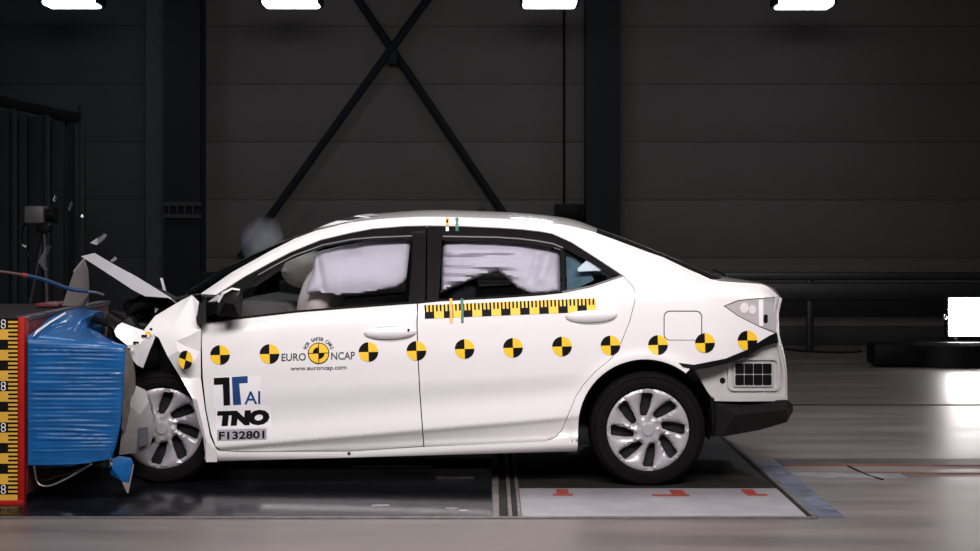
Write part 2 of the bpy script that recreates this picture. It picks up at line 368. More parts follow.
# equipment sled + flood light at right
Ys = 7.3; ks = (D + Ys) / F
sl = thing('equipment_sled', 'low black equipment sled on the floor at far right', 'sled', (pxl(950, Ys), Ys, 0))
zs = HC - (366 - V0) * ks
box('body', (pxl(866, Ys + .35), Ys, 0.02), (pxl(925, Ys), Ys + .35, HC - (344 - V0) * ks), BLACKP, sl, 0.03)
bm = bmesh.new()
for (x, y) in [(pxl(945, Ys), Ys + .35)]:
    r = bmesh.ops.create_cone(bm, cap_ends=True, segments=40, radius1=0.52, radius2=0.50, depth=0.2)
    for v in r['verts']: v.co = Vector((v.co.x * 1.0 + pxl(962, Ys), v.co.y * .8 + y, v.co.z + 0.11))
bmo('drum', bm, BLACKP, sl, True)
bm = bmesh.new(); r = bmesh.ops.create_cone(bm, cap_ends=True, segments=40, radius1=0.50, radius2=0.47, depth=0.03)
for v in r['verts']: v.co = Vector((v.co.x + pxl(962, Ys), v.co.y * .8 + Ys + .35, v.co.z + 0.225))
bmo('rim_ring', bm, DARKM, sl, True)
cbl = tube('floor_cable', [(pxl(770, 7.2), 7.2, .2), (pxl(800, 7.2), 7.2, .17), (pxl(840, 7.2), 7.25, .15), (pxl(866, 7.2), 7.4, .15)], 0.012, BLACKP, None, 6, 14)
tag(cbl, 'thin black cable running from the sled behind the car boot', 'cable')
fl = thing('flood_light', 'glaring white square flood light standing on the black sled', 'light', (pxl(970, Ys), Ys + .3, .24))
Yl = Ys + .15; kl = (D + Yl) / F
xa, xb = pxl(949, Yl), pxl(949, Yl) + .42; za, zb = HC - (336 - V0) * kl, HC - (298 - V0) * kl
box('lit_panel', (xa, Yl, za), (xb, Yl + .02, zb), mat('flood_panel', (1, 1, 1), 0.5, emit=(1, .96, .94), estr=30, var=0.01), fl, 0.012)
box('housing', (xa - .012, Yl + .02, za - .012), (xb + .012, Yl + .14, zb + .012), DARKM, fl, 0.02)
for zz in (za + .05, za + .19, za + .32): box('clip', (xa - .022, Yl - .0, zz), (xa - .002, Yl + .05, zz + .022), DARKM, fl, 0.004)
box('tilt_knob', (xa - .045, Yl + .02, (za + zb) / 2 - .03), (xa - .012, Yl + .06, (za + zb) / 2 + .03), mat('bright_chrome', (.8, .8, .8), 0.2, metal=1.0), fl, 0.012)
for s in (.06, .34): box('foot', (xa + s, Yl + .03, .2425), (xa + s + .03, Yl + .12, za), DARKM, fl, 0.004)

# booth and camera tripod at left
BOO = mat('dark_booth_sheet', (0.012, 0.016, 0.017), 0.7, spec=.15, var=0.2, vscale=3)
Yo = 5.5
bo = thing('dark_booth', 'tall dark sheet metal booth at the left edge behind the barrier', 'booth', (pxl(20, 6), 6.2, 0))
xl, xr_ = pxl(-120, Yo), pxl(78, Yo + 1.0)
zt = HC + (V0 - 100) * (D + Yo) / F
n = 9
for i in range(n):
    a = xl + (xr_ - xl) * i / n; b = xl + (xr_ - xl) * (i + 1) / n
    box('panel', (a + .004, Yo + .5 + 0.02 * (i % 2), 0), (b - .004, Yo + .56 + 0.02 * (i % 2), zt + .05 - 0.022 * i), BOO, bo, 0.006)
tube('roof_rail', [P(-120, 84, Yo + .45), P(0, 101, Yo + .45), P(82, 118, Yo + .45)], .05, mat('booth_rail', (.007, .008, .009), .7, spec=.1), bo)
for uu in (12, 45, 79): box('post', (pxl(uu, Yo + .45), Yo + .42, 0), (pxl(uu, Yo + .45) + .05, Yo + .5, zt), mat('booth_post', (.017, .02, .021), .6, spec=.15), bo, 0.006)
box('side_panel', (xr_ - .05, Yo + .62, 0), (xr_, Yo + .9, zt - .1), BOO, bo)
Yt = 3.6
tp = thing('camera_tripod', 'dark camera tripod standing behind the barrier at left', 'tripod', (pxl(44, Yt), Yt, 0))
top = P(44, 226, Yt)
for (uu, dy) in [(12, -.1), (60, -.25), (42, .35)]:
    e = Vector((pxl(uu, Yt) * 1.0, Yt + dy, 0.01)); tube('leg', [top + Vector((0, 0, -.05)), e], [.022, .016], DARKM, tp)
    bm = bmesh.new(); bmesh.ops.create_uvsphere(bm, u_segments=8, v_segments=6, radius=.024)
    for v in bm.verts: v.co += e + Vector((0, 0, .014))
    bmo('foot', bm, BLACKP, tp, True)
tube('center_column', [top + Vector((0, 0, -.4)), top + Vector((0, 0, -.0))], .02, DARKM, tp)
box('head', tuple(top + Vector((-.05, -.05, -.05))), tuple(top + Vector((.05, .05, .01))), BLACKP, tp, .01)
cm = thing('high_speed_camera', 'boxy grey camera mounted on the tripod behind the barrier', 'camera', tuple(top + Vector((0, 0, .012))))
box('body', tuple(P(27, 224, Yt) + Vector((0, -.08, .005))), tuple(P(46, 206, Yt) + Vector((0, .08, 0))), mat('grey_camera_body', (.06, .06, .06), .5), cm, .012)
tube('lens', [P(46, 215, Yt), P(55, 215, Yt)], .05, BLACKP, cm, 16)
tube('lens_hood', [P(54, 215, Yt), P(56.5, 215, Yt)], .062, BLACKP, cm, 16)
tube('cable', [P(27, 220, Yt), P(22, 232, Yt), P(24, 246, Yt), P(32, 262, Yt)], .008, BLACKP, cm, 6, 16)

# ================================================================== CAR SURFACE FUNCTION
YC = 0.8875
vb = pchip([(150, 328), (205, 323), (239, 319), (298, 312), (408, 304), (440, 301), (498, 298), (562, 293), (600, 288.5), (650, 285), (710, 285), (780, 300)])
UP = [(196, 296.6), (200, 294), (232, 272), (271.6, 250), (294.5, 238.5), (315.7, 230.5), (350, 222.5), (385, 218.5), (428, 216.5), (500, 218.5), (560, 224), (593, 231.5), (611, 238), (650, 252.6), (663, 257), (689, 269.4), (710, 278.8), (720, 281), (762, 284), (767, 286), (779, 296.5)]
vU = pchip(UP)
vS = lambda u: 461.5 - (u - 203) * 10 / 374
def sstep(a, b, x): t = max(0, min(1, (x - a) / (b - a))); return t * t * (3 - 2 * t)
def ysurf(u, v, sill=False):
    b = vb(u); q = (v - b) / (vS(u) - b)
    qc = .878 - (max(200, min(u, 640)) - 270) * .00034
    fd = 1 - sstep(545, 625, u)
    if q >= 0:
        y = PF(q, qc, fd)
        if sill:
            e = v - (452.2 - max(0, (u - 350)) * .052)
            w_ = sstep(-12, -2, e); ys_ = .032 + .045 * max(0, e / 10.0 - .2) ** 2
            y = y * (1 - w_) + ys_ * w_
    else:
        h = b - v; y = .055 + .0030 * h + 3e-6 * h * h
    d = v - vU(u); R = 11 + 6 * sstep(590, 650, u)
    if d < R: y += (.05 + .03 * sstep(590, 650, u)) * (1 - max(0, d) / R) ** 2
    if u > 690: y += .15 * ((u - 690) / 90) ** 2
    if u < 250: y += .03 * ((250 - u) / 50) ** 2
    r = math.hypot(u - 645, v - 427)
    if v < 440: y -= .016 * math.exp(-((r - 69) / 8) ** 2)
    return y
_pc = {}
def PF(q, qc, fd):
    key = (round(qc, 3), round(fd, 2))
    if key not in _pc:
        qc_, f_ = key
        _pc[key] = pchip([(-.05, .075), (0, .055), (.08, .028), (.22, .008), (.36, 0.0), (.50, .003), (qc_ - .15, .004 + .022 * f_), (qc_ - .03, .006 + .008 * f_), (qc_, .010 + .002 * f_), (qc_ + .03, .016 + .014 * f_), (1.0, .060 + .030 * f_), (1.1, .075 + .045 * f_)])
    return _pc[key](q)
def ysill(u, v): return ysurf(u, v, True)
def surfN(u, v, fn):
    a = P(u + 1.4, v, fn(u + 1.4, v)) - P(u - 1.4, v, fn(u - 1.4, v)); b = P(u, v + 1.4, fn(u, v + 1.4)) - P(u, v - 1.4, fn(u, v - 1.4))
    n = a.cross(b); n.normalize()
    return n if n.y < 0 else -n
def mk_panel(name, verts, norms, faces, m, parent, thick, mirror=False):
    """solid sheet: front verts with given normals, back offset inwards, rim"""
    n = len(verts); V = list(verts) + [a - b * thick for a, b in zip(verts, norms)]
    Fs = [f[:] for f in faces]; nf = len(Fs); ec = {}
    for f in faces:
        for i in range(len(f)): ec[(f[i], f[(i + 1) % len(f)])] = 1
    Fs += [[i + n for i in f][::-1] for f in faces]
    Fs += [[b, a, a + n, b + n] for (a, b) in ec if (b, a) not in ec]
    N = list(norms) + [-q for q in norms]
    if mirror:
        V = [Vector((p.x, 2 * YC - p.y, p.z)) for p in V]; N = [Vector((p.x, -p.y, p.z)) for p in N]; Fs = [f[::-1] for f in Fs]
    me = bpy.data.meshes.new(name); me.from_pydata([tuple(p) for p in V], [], Fs); me.update()
    o = link(name, me, m, parent, True)
    ln = []
    for p in me.polygons:
        if p.index < 2 * nf:
            for li in p.loop_indices: ln.append(tuple(N[me.loops[li].vertex_index]))
        else:
            for li in p.loop_indices: ln.append(tuple(p.normal))
    me.normals_split_custom_set(ln)
    return o
def patch(name, poly, m, parent, fn=ysurf, off=0.0, step=5.0, thick=.012, gap=.0, holes=(), mirror=True, sv=None, slope=0.0):
    if gap: poly = shrink(poly, gap)
    V2, Fc = cdt(poly, step, holes, sv, slope)
    f2 = (lambda u, v: fn(u, v) + off)
    vs = [P(u, v, f2(u, v)) for u, v in V2]; ns = [surfN(u, v, f2) for u, v in V2]
    # orient so that faces look at -Y
    a, b, c = Fc[0][:3]; nn = (vs[b] - vs[a]).cross(vs[c] - vs[a])
    if nn.dot(ns[a]) < 0: Fc = [f[::-1] for f in Fc]
    o = mk_panel(name, vs, ns, Fc, m, parent, thick)
    if mirror: mk_panel(name, vs, ns, Fc, m, parent, thick, True)
    return o
def band(name, outer, inner, m, parent, fn=ysurf, off=0.0, n=60, thick=.01, mirror=True, cols=3):
    A = resample([Vector(p) for p in outer], n); B = resample([Vector(p) for p in inner], n)
    return band2(name, A, B, m, parent, fn, off, thick, mirror, cols)
def band_idx(name, outer, inner, m, parent, fn=ysurf, off=0.0, sub=6, thick=.01, mirror=True, cols=3):
    A, B = [], []
    for i in range(len(outer) - 1):
        for k in range(sub):
            A.append(Vector(outer[i]).lerp(Vector(outer[i + 1]), k / sub)); B.append(Vector(inner[i]).lerp(Vector(inner[i + 1]), k / sub))
    A.append(Vector(outer[-1])); B.append(Vector(inner[-1]))
    return band2(name, A, B, m, parent, fn, off, thick, mirror, cols)
def band2(name, A, B, m, parent, fn, off, thick, mirror, cols):
    vs, ns = [], []; f2 = (lambda u, v: fn(u, v) + off)
    for a, b in zip(A, B):
        for k in range(cols):
            q = a.lerp(b, k / (cols - 1)); vs.append(P(q.x, q.y, f2(q.x, q.y))); ns.append(surfN(q.x, q.y, f2))
    Fc = []
    for i in range(len(A) - 1):
        for k in range(cols - 1):
            a = i * cols + k; Fc.append([a, a + 1, a + cols + 1, a + cols])
    f0 = Fc[len(Fc) // 2]; nn = (vs[f0[1]] - vs[f0[0]]).cross(vs[f0[2]] - vs[f0[0]])
    if nn.dot(ns[f0[0]]) < 0: Fc = [f[::-1] for f in Fc]
    o = mk_panel(name, vs, ns, Fc, m, parent, thick)
    if mirror: mk_panel(name, vs, ns, Fc, m, parent, thick, True)
    return o
def sheet(name, pts, faces, m, parent, thick=.006, smooth=False):
    """crumpled metal: explicit (u, v, Y) points, solidified"""
    W = [P(*p) for p in pts]; used = sorted({i for f in faces for i in f}); ix = {q: k for k, q in enumerate(used)}
    fs = []
    for f in faces:
        f = [ix[i] for i in f]; q = [W[used[i]] for i in f]; nn = Vector((0, 0, 0))
        for k in range(1, len(q) - 1): nn += (q[k] - q[0]).cross(q[k + 1] - q[0])
        fs.append(f if nn.y < 0 else f[::-1])
    n = len(used); V = [W[i] for i in used]; V = V + [p + Vector((0, thick, 0)) for p in V]; ec = {}
    for f in fs:
        for i in range(len(f)): ec[(f[i], f[(i + 1) % len(f)])] = 1
    FF = fs + [[i + n for i in f][::-1] for f in fs] + [[b, a, a + n, b + n] for (a, b) in ec if (b, a) not in ec]
    bm = bmesh.new(); bv = [bm.verts.new(p) for p in V]
    for f in FF:
        try: bm.faces.new([bv[i] for i in f])
        except ValueError: pass
    bmesh.ops.triangulate(bm, faces=[f for f in bm.faces if len(f.verts) > 4])
    me = bpy.data.meshes.new(name); bm.to_mesh(me); bm.free()
    o = link(name, me, m, parent, True)
    me.set_sharp_from_angle(angle=math.radians(28))
    return o

# ================================================================== CAR
car = thing('car', 'white sedan with crushed front end, deployed curtain airbags and test stickers', 'car', (0.05, YC, 0))

# --- side outer panel: A pillar, roof rail, C pillar, rear quarter, sill
belt_lo = [(205, 323), (239, 319), (298, 312.3), (353, 308), (408, 304), (440, 301.2), (498, 298.2), (540, 295.3), (562, 293), (591, 287), (610, 280.5), (623.5, 276)]
Ledge = [(216, 295), (244, 277), (271.6, 262), (291, 252), (320.6, 240), (350, 233), (372.6, 228.6), (405, 226), (428, 225.6), (460, 226), (500, 227.8), (522.6, 229.4), (540, 231.4), (552, 233.7), (571.6, 242.5), (596, 258), (623.5, 276)]
rd_rear = [(626.5, 279.5), (632, 285), (635, 292), (635, 301), (629.5, 322), (621, 343), (612, 358), (596, 371), (584, 384), (576, 396), (566.5, 419), (562, 430), (556, 437), (545, 441.5)]
arch = [(645 + 66.5 * math.cos(a), 426 + 66.5 * math.sin(a) * 1.0) for a in [math.radians(d) for d in range(-52, -181, -6)]]
arch = [(x, y) for x, y in arch] + [(578.2, 440), (577.5, 451.5)]
lampcut = [(779, 297), (759, 298), (738, 300.4), (724, 306), (738, 316), (761, 327.5), (776, 333.5)]
seam = [(770, 339.5), (761, 344), (746, 353), (726, 360.5), (706, 364.5), (692, 367)]
sill_bot = [(540, 452.5), (440, 455.2), (330, 458.3), (230, 461), (212, 461.5), (204, 459.5)]
side_poly = [p for p in UP[1:]] + lampcut[1:] + seam + arch + sill_bot + [(206, 448), (214, 446), (219, 450.5), (240, 452), (350, 451.6), (424, 446.8), (490, 444)] + rd_rear[::-1] + Ledge[::-1]
patch('side_panel', side_poly, PAINT, car, fn=ysill, step=4.5, thick=.02, gap=.25, sv=1.9, slope=-.03)
# --- doors
fd_poly = [(201, 321), (201.5, 345), (202.5, 378), (206, 410), (211, 434), (215.5, 446), (221, 450.6), (240, 451.6), (350, 451.2), (423.6, 446.4), (422, 425), (419.5, 390), (417.8, 357), (416.8, 325), (417.2, 303.5)] + [p for p in belt_lo[::-1] if p[0] <= 408 and p[0] > 204]
fdoor = patch('front_door', fd_poly, PAINT, car, step=5, thick=.035, gap=.32, sv=1.7, slope=-.084)
rd_poly = [(417.8, 303.5)] + [p for p in belt_lo if p[0] >= 440] + rd_rear + [(490, 444), (424, 446.6), (422.4, 425), (419.9, 390), (418.2, 357), (417.2, 325)]
rdoor = patch('rear_door', rd_poly, PAINT, car, step=5, thick=.035, gap=.32, sv=1.7, slope=-.084)
# --- window frames
fo = [(207, 318.5), (216, 296), (244, 277.6), (271.6, 262.6), (291, 252.6), (320.6, 240.6), (350, 233.6), (372, 229.2), (405, 226.6), (426.3, 226.2), (425.6, 265), (424.6, 303)]
fi = [(240, 317.5), (243, 290), (253, 281), (274, 267.5), (293, 257.5), (323, 246.5), (352, 240.7), (374, 238.8), (404, 237.8), (413.5, 239.5), (411.5, 270), (408.5, 303.6)]
band_idx('door_frame', fo, fi, BLACKG, car, off=.006)
ro = [(427, 302.5), (427.2, 265), (427.4, 226.2), (460, 226.7), (500, 228.4), (522.6, 230), (540, 232), (552, 234.3), (571.6, 243.2), (596, 258.8), (620.5, 275.8)]
ri = [(438.5, 300.2), (440, 270), (441.5, 240), (461, 239.2), (497, 240.4), (520, 242), (538, 244.2), (550, 246.4), (568, 249.6), (590, 261.5), (611, 275.6)]
band_idx('door_frame', ro, ri, BLACKG, car, off=.006)
band_idx('weatherstrip', [(258, 274.5), (274, 265.2), (293, 255.2), (323, 244.2), (352, 238.6), (374, 236.7), (412, 235.2)], [(258, 275.5), (274, 266.4), (293, 256.4), (323, 245.4), (352, 239.8), (374, 237.9), (412, 236.4)], GREYS, car, off=.0035, thick=.004)
band_idx('weatherstrip', [(443, 235.6), (497, 236.5), (520, 238), (538, 240.3), (553, 243), (563, 247)], [(443, 236.9), (497, 237.8), (520, 239.3), (538, 241.6), (553, 244.3), (563, 248.3)], GREYS, car, off=.0035, thick=.004)
band_idx('window_divider', [(560.6, 249), (561.8, 293)], [(564.2, 250.5), (565.4, 292.4)], BLACKG, car, off=.003)
band_idx('belt_molding', [(x, y - 2.0) for x, y in belt_lo[1:-1]], [(x, y - .2) for x, y in belt_lo[1:-1]], BLACKG, car, off=-.001, thick=.02)
band_idx('belt_molding', [(562, 291.4), (591, 285.4), (610, 279), (621, 275)], [(562, 292.6), (591, 286.6), (610, 280.1), (623, 276)], GREYS, car, off=-.004, thick=.006)
# --- glass
patch('door_glass', fi[1:] + [(353, 308.4), (298, 312.8), (240, 318.5)], GLASS, car, off=.012, step=9, thick=.004)
patch('door_glass', [(438.5, 300.6), (440, 270), (441.5, 240), (461, 239.2), (497, 240.4), (520, 242), (538, 244.2), (550, 246.4), (562, 250), (562.6, 292.6), (540, 295), (498, 298)], GLASS, car, off=.012, step=9, thick=.004)
patch('quarter_glass', [(564, 248), (568, 249.4), (590, 261.3), (612, 276.6), (591, 286.5), (565.5, 291.8)], QGLASS, car, off=.010, step=8, thick=.004)

# --- roof
cl = smooth_line([(311, 231.5), (325, 224.6), (340, 219.7), (364, 214.9), (413, 210.8), (444, 210), (500, 211.8), (531, 213.8), (560, 217), (578, 221), (595, 227.5)], 60)
fY = lambda u: ysurf(u, vU(u) + .3)
near = [(u, vU(u) + .2) for u in np.linspace(338, 596, 400)]
near = resample([Vector(p) for p in near], 60)
def loft(name, A3, B3, m, parent, nt=24, crown=2.0, thick=.004, bow=None, flip=False):
    """sheet between the near-side curve A3 and the centre curve B3, mirrored across the car"""
    n = len(A3); V = []; W = 2 * nt + 1
    for a, b in zip(A3, B3):
        for j in range(W):
            t = j / nt; s = t if t <= 1 else 2 - t
            e = 1 - (1 - s) ** crown
            y = a.y + (b.y - a.y) * s
            if t > 1: y = 2 * YC - y
            V.append(Vector((a.x + (b.x - a.x) * e, y, a.z + (b.z - a.z) * e)))
    Fc = [[i * W + j, i * W + j + 1, (i + 1) * W + j + 1, (i + 1) * W + j] for i in range(n - 1) for j in range(W - 1)]
    bm = bmesh.new(); bv = [bm.verts.new(p) for p in V]
    for f in Fc: bm.faces.new([bv[i] for i in f])
    bmesh.ops.recalc_face_normals(bm, faces=bm.faces)
    if sum(f.normal.z + .3 * f.normal.x for f in bm.faces) < 0:
        for f in bm.faces: f.normal_flip()
    bmesh.ops.solidify(bm, geom=list(bm.faces), thickness=thick)
    return bmo(name, bm, m, parent, True)
A3 = [P(p.x, p.y, fY(p.x)) for p in near]; B3 = [P(p.x, p.y, YC) for p in cl]
ROOF_A, ROOF_B = A3, B3
loft('roof', A3, B3, PAINT, car, thick=.01)
loft('headliner', [a + Vector((0, .06, -.03)) for a in A3], [b + Vector((0, 0, -.03)) for b in B3], TRIM, car, thick=.01)
# windshield
wn = resample([Vector((u, vU(u) + .6)) for u in np.linspace(201, 338, 200)], 30)
wc = smooth_line([(188, 291.5), (222.6, 270), (271.6, 246), (296, 236.5), (311, 231.5)], 30)
loft('windshield', [P(p.x, p.y, ysurf(p.x, p.y) + .012) for p in wn], [P(p.x, p.y, YC) for p in wc], WGLASS, car, thick=.005)
# rear window
rn = resample([Vector((u, vU(u) + .4)) for u in np.linspace(596, 711, 200)], 30)
rc = smooth_line([(595, 227.5), (620, 236.5), (650, 248.2), (690, 265), (719, 276.5)], 30)
loft('rear_window', [P(p.x, p.y, ysurf(p.x, p.y) + .01) for p in rn], [P(p.x, p.y, YC) for p in rc], QGLASS, car, thick=.005)
tn = resample([Vector((u, vU(u) + .3)) for u in np.linspace(711.5, 779, 200)], 20)
tcn = resample([Vector(p) for p in [(720, 276.8), (740, 279.5), (760, 282.6), (770, 287.5), (776, 297)]], 20)
loft('trunk_lid', [P(p.x, p.y, ysurf(p.x, p.y) + .004) for p in tn], [P(p.x, p.y, YC) for p in tcn], PAINT, car, thick=.01)
tube('wiper_seal', [P(713, 270, 1.55), P(718, 271.5, 1.58), (P(724, 275, 1.6)), P(728, 279, 1.62)], .006, BLACKP, car, 6, 12)
rl = resample([Vector(p) for p in [(777, 297), (775, 312), (776, 334), (781, 352), (785, 372), (785, 399)]], 20)
rlc = resample([Vector(p) for p in [(776, 297), (772, 312), (773, 334), (778, 352), (780, 372), (780, 395)]], 20)
def yrear(u, v): return .16 + max(0, (v - 340)) * .0005
loft('rear_panel', [P(p.x, p.y, yrear(p.x, p.y)) for p in rl], [P(p.x, p.y, YC) for p in rlc], PRIMER, car, thick=.01)
# --- fuel flap: recessed joint ring plus flap
def rrect(u0, v0, u1, v1, r, n=5):
    o = []
    for (cx, cy, a0) in [(u1 - r, v0 + r, -90), (u1 - r, v1 - r, 0), (u0 + r, v1 - r, 90), (u0 + r, v0 + r, 180)]:
        for k in range(n + 1):
            a = math.radians(a0 + 90 * k / n); o.append((cx + r * math.cos(a), cy + r * math.sin(a)))
    return o
patch('fuel_flap_joint', rrect(663.6, 310.6, 702.2, 340.4, 6), mat('dark_joint_gap', (.05, .05, .055), .6), car, off=-.0008, step=6, thick=.002, mirror=False)
patch('fuel_flap', rrect(664.6, 311.8, 701.2, 339.8, 5.4), PAINT, car, off=-.0025, step=6, thick=.002, mirror=False)
# --- tail lamp
LENS = mat('clear_lamp_lens', (0.46, 0.43, 0.44), 0.12, var=0.06, vscale=25, coat=1.0)
def ylamp(u, v): return ysurf(u, max(v, 300)) + .0
tl = patch('tail_lamp', [(779, 297.6), (759, 298.6), (738, 301), (725, 306), (738, 315.6), (761, 327), (776, 333), (777.4, 312)], LENS, car, fn=ylamp, off=.004, step=4, thick=.03, gap=.2)
patch('reflector', rrect(759.3, 299.4, 763.2, 326.3, 1), mat('bright_reflector', (.85, .83, .84), .2), tl, fn=ylamp, off=.0, step=4, thick=.003, mirror=False)
for (cu, cv, r) in [(744.5, 308, 4.2), (752.5, 309.5, 3.6)]:
    pb = [(cu + r * math.cos(a), cv + r * 1.25 * math.sin(a)) for a in np.linspace(0, 2 * math.pi, 15)[:-1]]
    patch('bulb_reflector', pb, mat('pale_reflector', (.72, .68, .70), .2), tl, fn=ylamp, off=.001, step=3, thick=.003, mirror=False)
patch('rear_facing_lens', [(764, 299), (778, 298.4), (776.6, 312), (776, 331.5), (770, 330), (764.5, 327.5)], mat('grey_lens', (.40, .39, .41), .15, coat=1), tl, fn=ylamp, off=.001, step=4, thick=.003, mirror=False)
patch('bulb_socket', rrect(764, 314.5, 767.8, 323, 1.6), BLACKP, tl, fn=ylamp, off=-.002, step=4, thick=.003, mirror=False)
# --- black bumper seam strip and exposed rear body
band_idx('bumper_seal', [(679, 362.8), (694, 364.8), (706, 362.6), (726, 358.6), (746, 350.5), (761, 341), (770, 335.5), (777, 332.5)], [(683, 366.8), (696, 369.5), (708, 368), (727, 363.6), (748, 356), (764, 346.5), (774, 343.5), (778.5, 343)], BLACKP, car, off=-.006, thick=.05, mirror=False)
def yback(u, v): return .10 + .11 * max(0, (u - 700) / 88) ** 3
patch('rear_body_metal', [(694, 369), (708, 366.5), (727, 362.6), (748, 355), (764, 345.5), (775, 342), (781, 346), (784, 356), (787, 375), (787.4, 400), (714, 400.5), (707, 391), (699, 377)], PRIMER, car, fn=yback, step=5, thick=.03)
V2o = rrect(719.5, 357.5, 781.5, 394.5, 7)
band_idx('vent_frame', rrect(728, 357.5, 780, 391, 6) + [rrect(728, 357.5, 780, 391, 6)[0]], rrect(731, 360, 777.5, 388.5, 4.6) + [rrect(731, 360, 777.5, 388.5, 4.6)[0]], PRIMER, car, fn=yback, off=-.014, sub=2, thick=.016, mirror=False)
ve = patch('air_vent', rrect(733.5, 361.8, 773.5, 386.8, 2), mat('vent_frame_grey', (.36, .35, .36), .5), car, fn=yback, off=-.010, step=6, thick=.008, mirror=False)
for i in range(4):
    for j in range(2):
        a, b = 735.4 + i * 9.2, 363.6 + j * 11.2
        patch('vent_flap', rrect(a, b, a + 8.6, b + 10.2, 1), BLACKP, ve, fn=yback, off=-.0135, step=3, thick=.002, mirror=False)
pb = [(722.6 + 2.9 * math.cos(a), 380.6 + 3.1 * math.sin(a)) for a in np.linspace(0, 2 * math.pi, 13)[:-1]]
patch('drain_hole', pb, BLACKP, car, fn=yback, off=-.002, step=3, thick=.002, mirror=False)
band_idx('flange', [(712, 395.5), (740, 396.5), (787, 396)], [(714, 401), (740, 401.5), (788, 401)], PRIMER, car, fn=yback, off=-.02, thick=.02, mirror=False)
# black lower bumper remnant
sheet('lower_bumper', [(715, 401, .10), (787.5, 400, .16), (793, 405, .22), (793, 411, .22), (787, 422, .2), (760, 430, .12), (721, 437, .08), (708, 435, .10), (709, 410, .10), (735, 415, .05), (787, 410, .15)],
      [(0, 9, 8), (0, 9, 10, 1), (1, 10, 2), (2, 10, 3), (3, 10, 4), (4, 10, 9, 5), (5, 9, 6), (6, 9, 8, 7)], BLACKG, car, .02)
box('rear_valance', (1.22, .2, .30), (1.54, 1.58, .43), BLACKP, car, .02)
tube('exhaust_bracket', [P(712, 398, .08), P(713, 420, .07), P(712, 436, .08)], .012, BLACKP, car, 6)
# --- wheel arch liners
def liner(name, cu, cv, r, Ya, Yb2, a0, a1, parent):
    c = P(cu, cv, .03); rr = r * (D + .03) / F; V = []; n = 28
    for Yq in (Ya, Yb2):
        for k in range(n + 1):
            a = math.radians(a0 + (a1 - a0) * k / n); V.append(Vector((c.x + rr * math.cos(a), Yq, c.z + rr * math.sin(a))))
    Fc = [(k, k + 1, n + 2 + k, n + 1 + k) for k in range(n)]
    b = len(V); V.append(Vector((c.x, Yb2, c.z))); Fc += [(n + 1 + k, n + 2 + k, b) for k in range(n)]
    V2_ = [Vector((p.x, 2 * YC - p.y, p.z)) for p in V]
    pyd(name, V, Fc, BLACKP, parent, False); pyd(name, V2_, [f[::-1] for f in Fc], BLACKP, parent, False)
liner('wheel_arch_liner', 645, 427, 66, .035, .36, -12, 192, car)
# --- underbody, cabin
UND = mat('underbody_black', (.008, .008, .008), .8)
box('underbody', (-1.35, .16, .20), (1.05, 1.615, .29), UND, car, .02)
box('boot_floor', (.42, .36, .40), (1.50, 1.41, .52), UND, car, .02)
box('rear_axle', (.72, .22, .24), (.92, 1.56, .36), UND, car, .03)
box('firewall', (-1.52, .2, .3), (-1.46, 1.58, .88), TRIM, car)
box('rear_bulkhead', (.62, .2, .5), (.66, 1.58, .86), TRIM, car)
box('parcel_shelf', (.42, .17, .86), (1.18, 1.60, .885), TRIM, car, .008)
# dashboard
bm = bmesh.new(); prof = [(-1.46, .60), (-1.44, .93), (-1.30, .955), (-1.10, .93), (-1.03, .86), (-1.06, .70), (-1.12, .60)]
Va = [bm.verts.new((x, .14, z)) for x, z in prof]; Vb2 = [bm.verts.new((x, 1.63, z)) for x, z in prof]
for i in range(len(prof)): bm.faces.new((Va[i], Va[(i + 1) % len(prof)], Vb2[(i + 1) % len(prof)], Vb2[i]))
bm.faces.new(Va[::-1]); bm.faces.new(Vb2); bmo('dashboard', bm, mat('grey_dash', (.09, .08, .08), .7, var=.15), car)
# steering wheel
bm = bmesh.new(); cS = Vector((-.93, .50, .86)); rot = Matrix.Rotation(math.radians(-65), 3, 'Y')
ring = [cS + rot @ Vector((.185 * math.cos(a), .185 * math.sin(a), 0)) for a in np.linspace(0, 2 * math.pi, 33)]
tube_into(bm, ring, .015, 8, False)
for a in (0, 2.1, 4.2): tube_into(bm, [cS, cS + rot @ Vector((.18 * math.cos(a), .18 * math.sin(a), 0))], .014, 6)
tube_into(bm, [cS, cS + Vector((-.16, 0, -.09))], .03, 8); bmo('steering_wheel', bm, BLACKP, car, True)
def blob(name, c, r, m, parent, seed=0, amp=.06, rot=None, seg=28, pw=2.0):
    bm = bmesh.new(); bmesh.ops.create_uvsphere(bm, u_segments=seg, v_segments=seg // 2, radius=1.0)
    for v in bm.verts:
        p = v.co.normalized()
        q = Vector([math.copysign(abs(k) ** (2 / pw), k) for k in p])
        n_ = 1 + amp * noise.noise(p * 2.2 + Vector((seed * 3.1, seed, 0)))
        q = Vector((q.x * r[0], q.y * r[1], q.z * r[2])) * n_
        if rot is not None: q = rot @ q
        v.co = q + Vector(c)
    return bmo(name, bm, m, parent, True)
blob('driver_airbag', P(324, 292, .52), (.12, .24, .22), AIRW, car, 2, .08, Matrix.Rotation(math.radians(25), 3, 'Y'))
blob('passenger_airbag', P(316, 271, .72), (.19, .2, .11), AIRW, car, 5, .10)
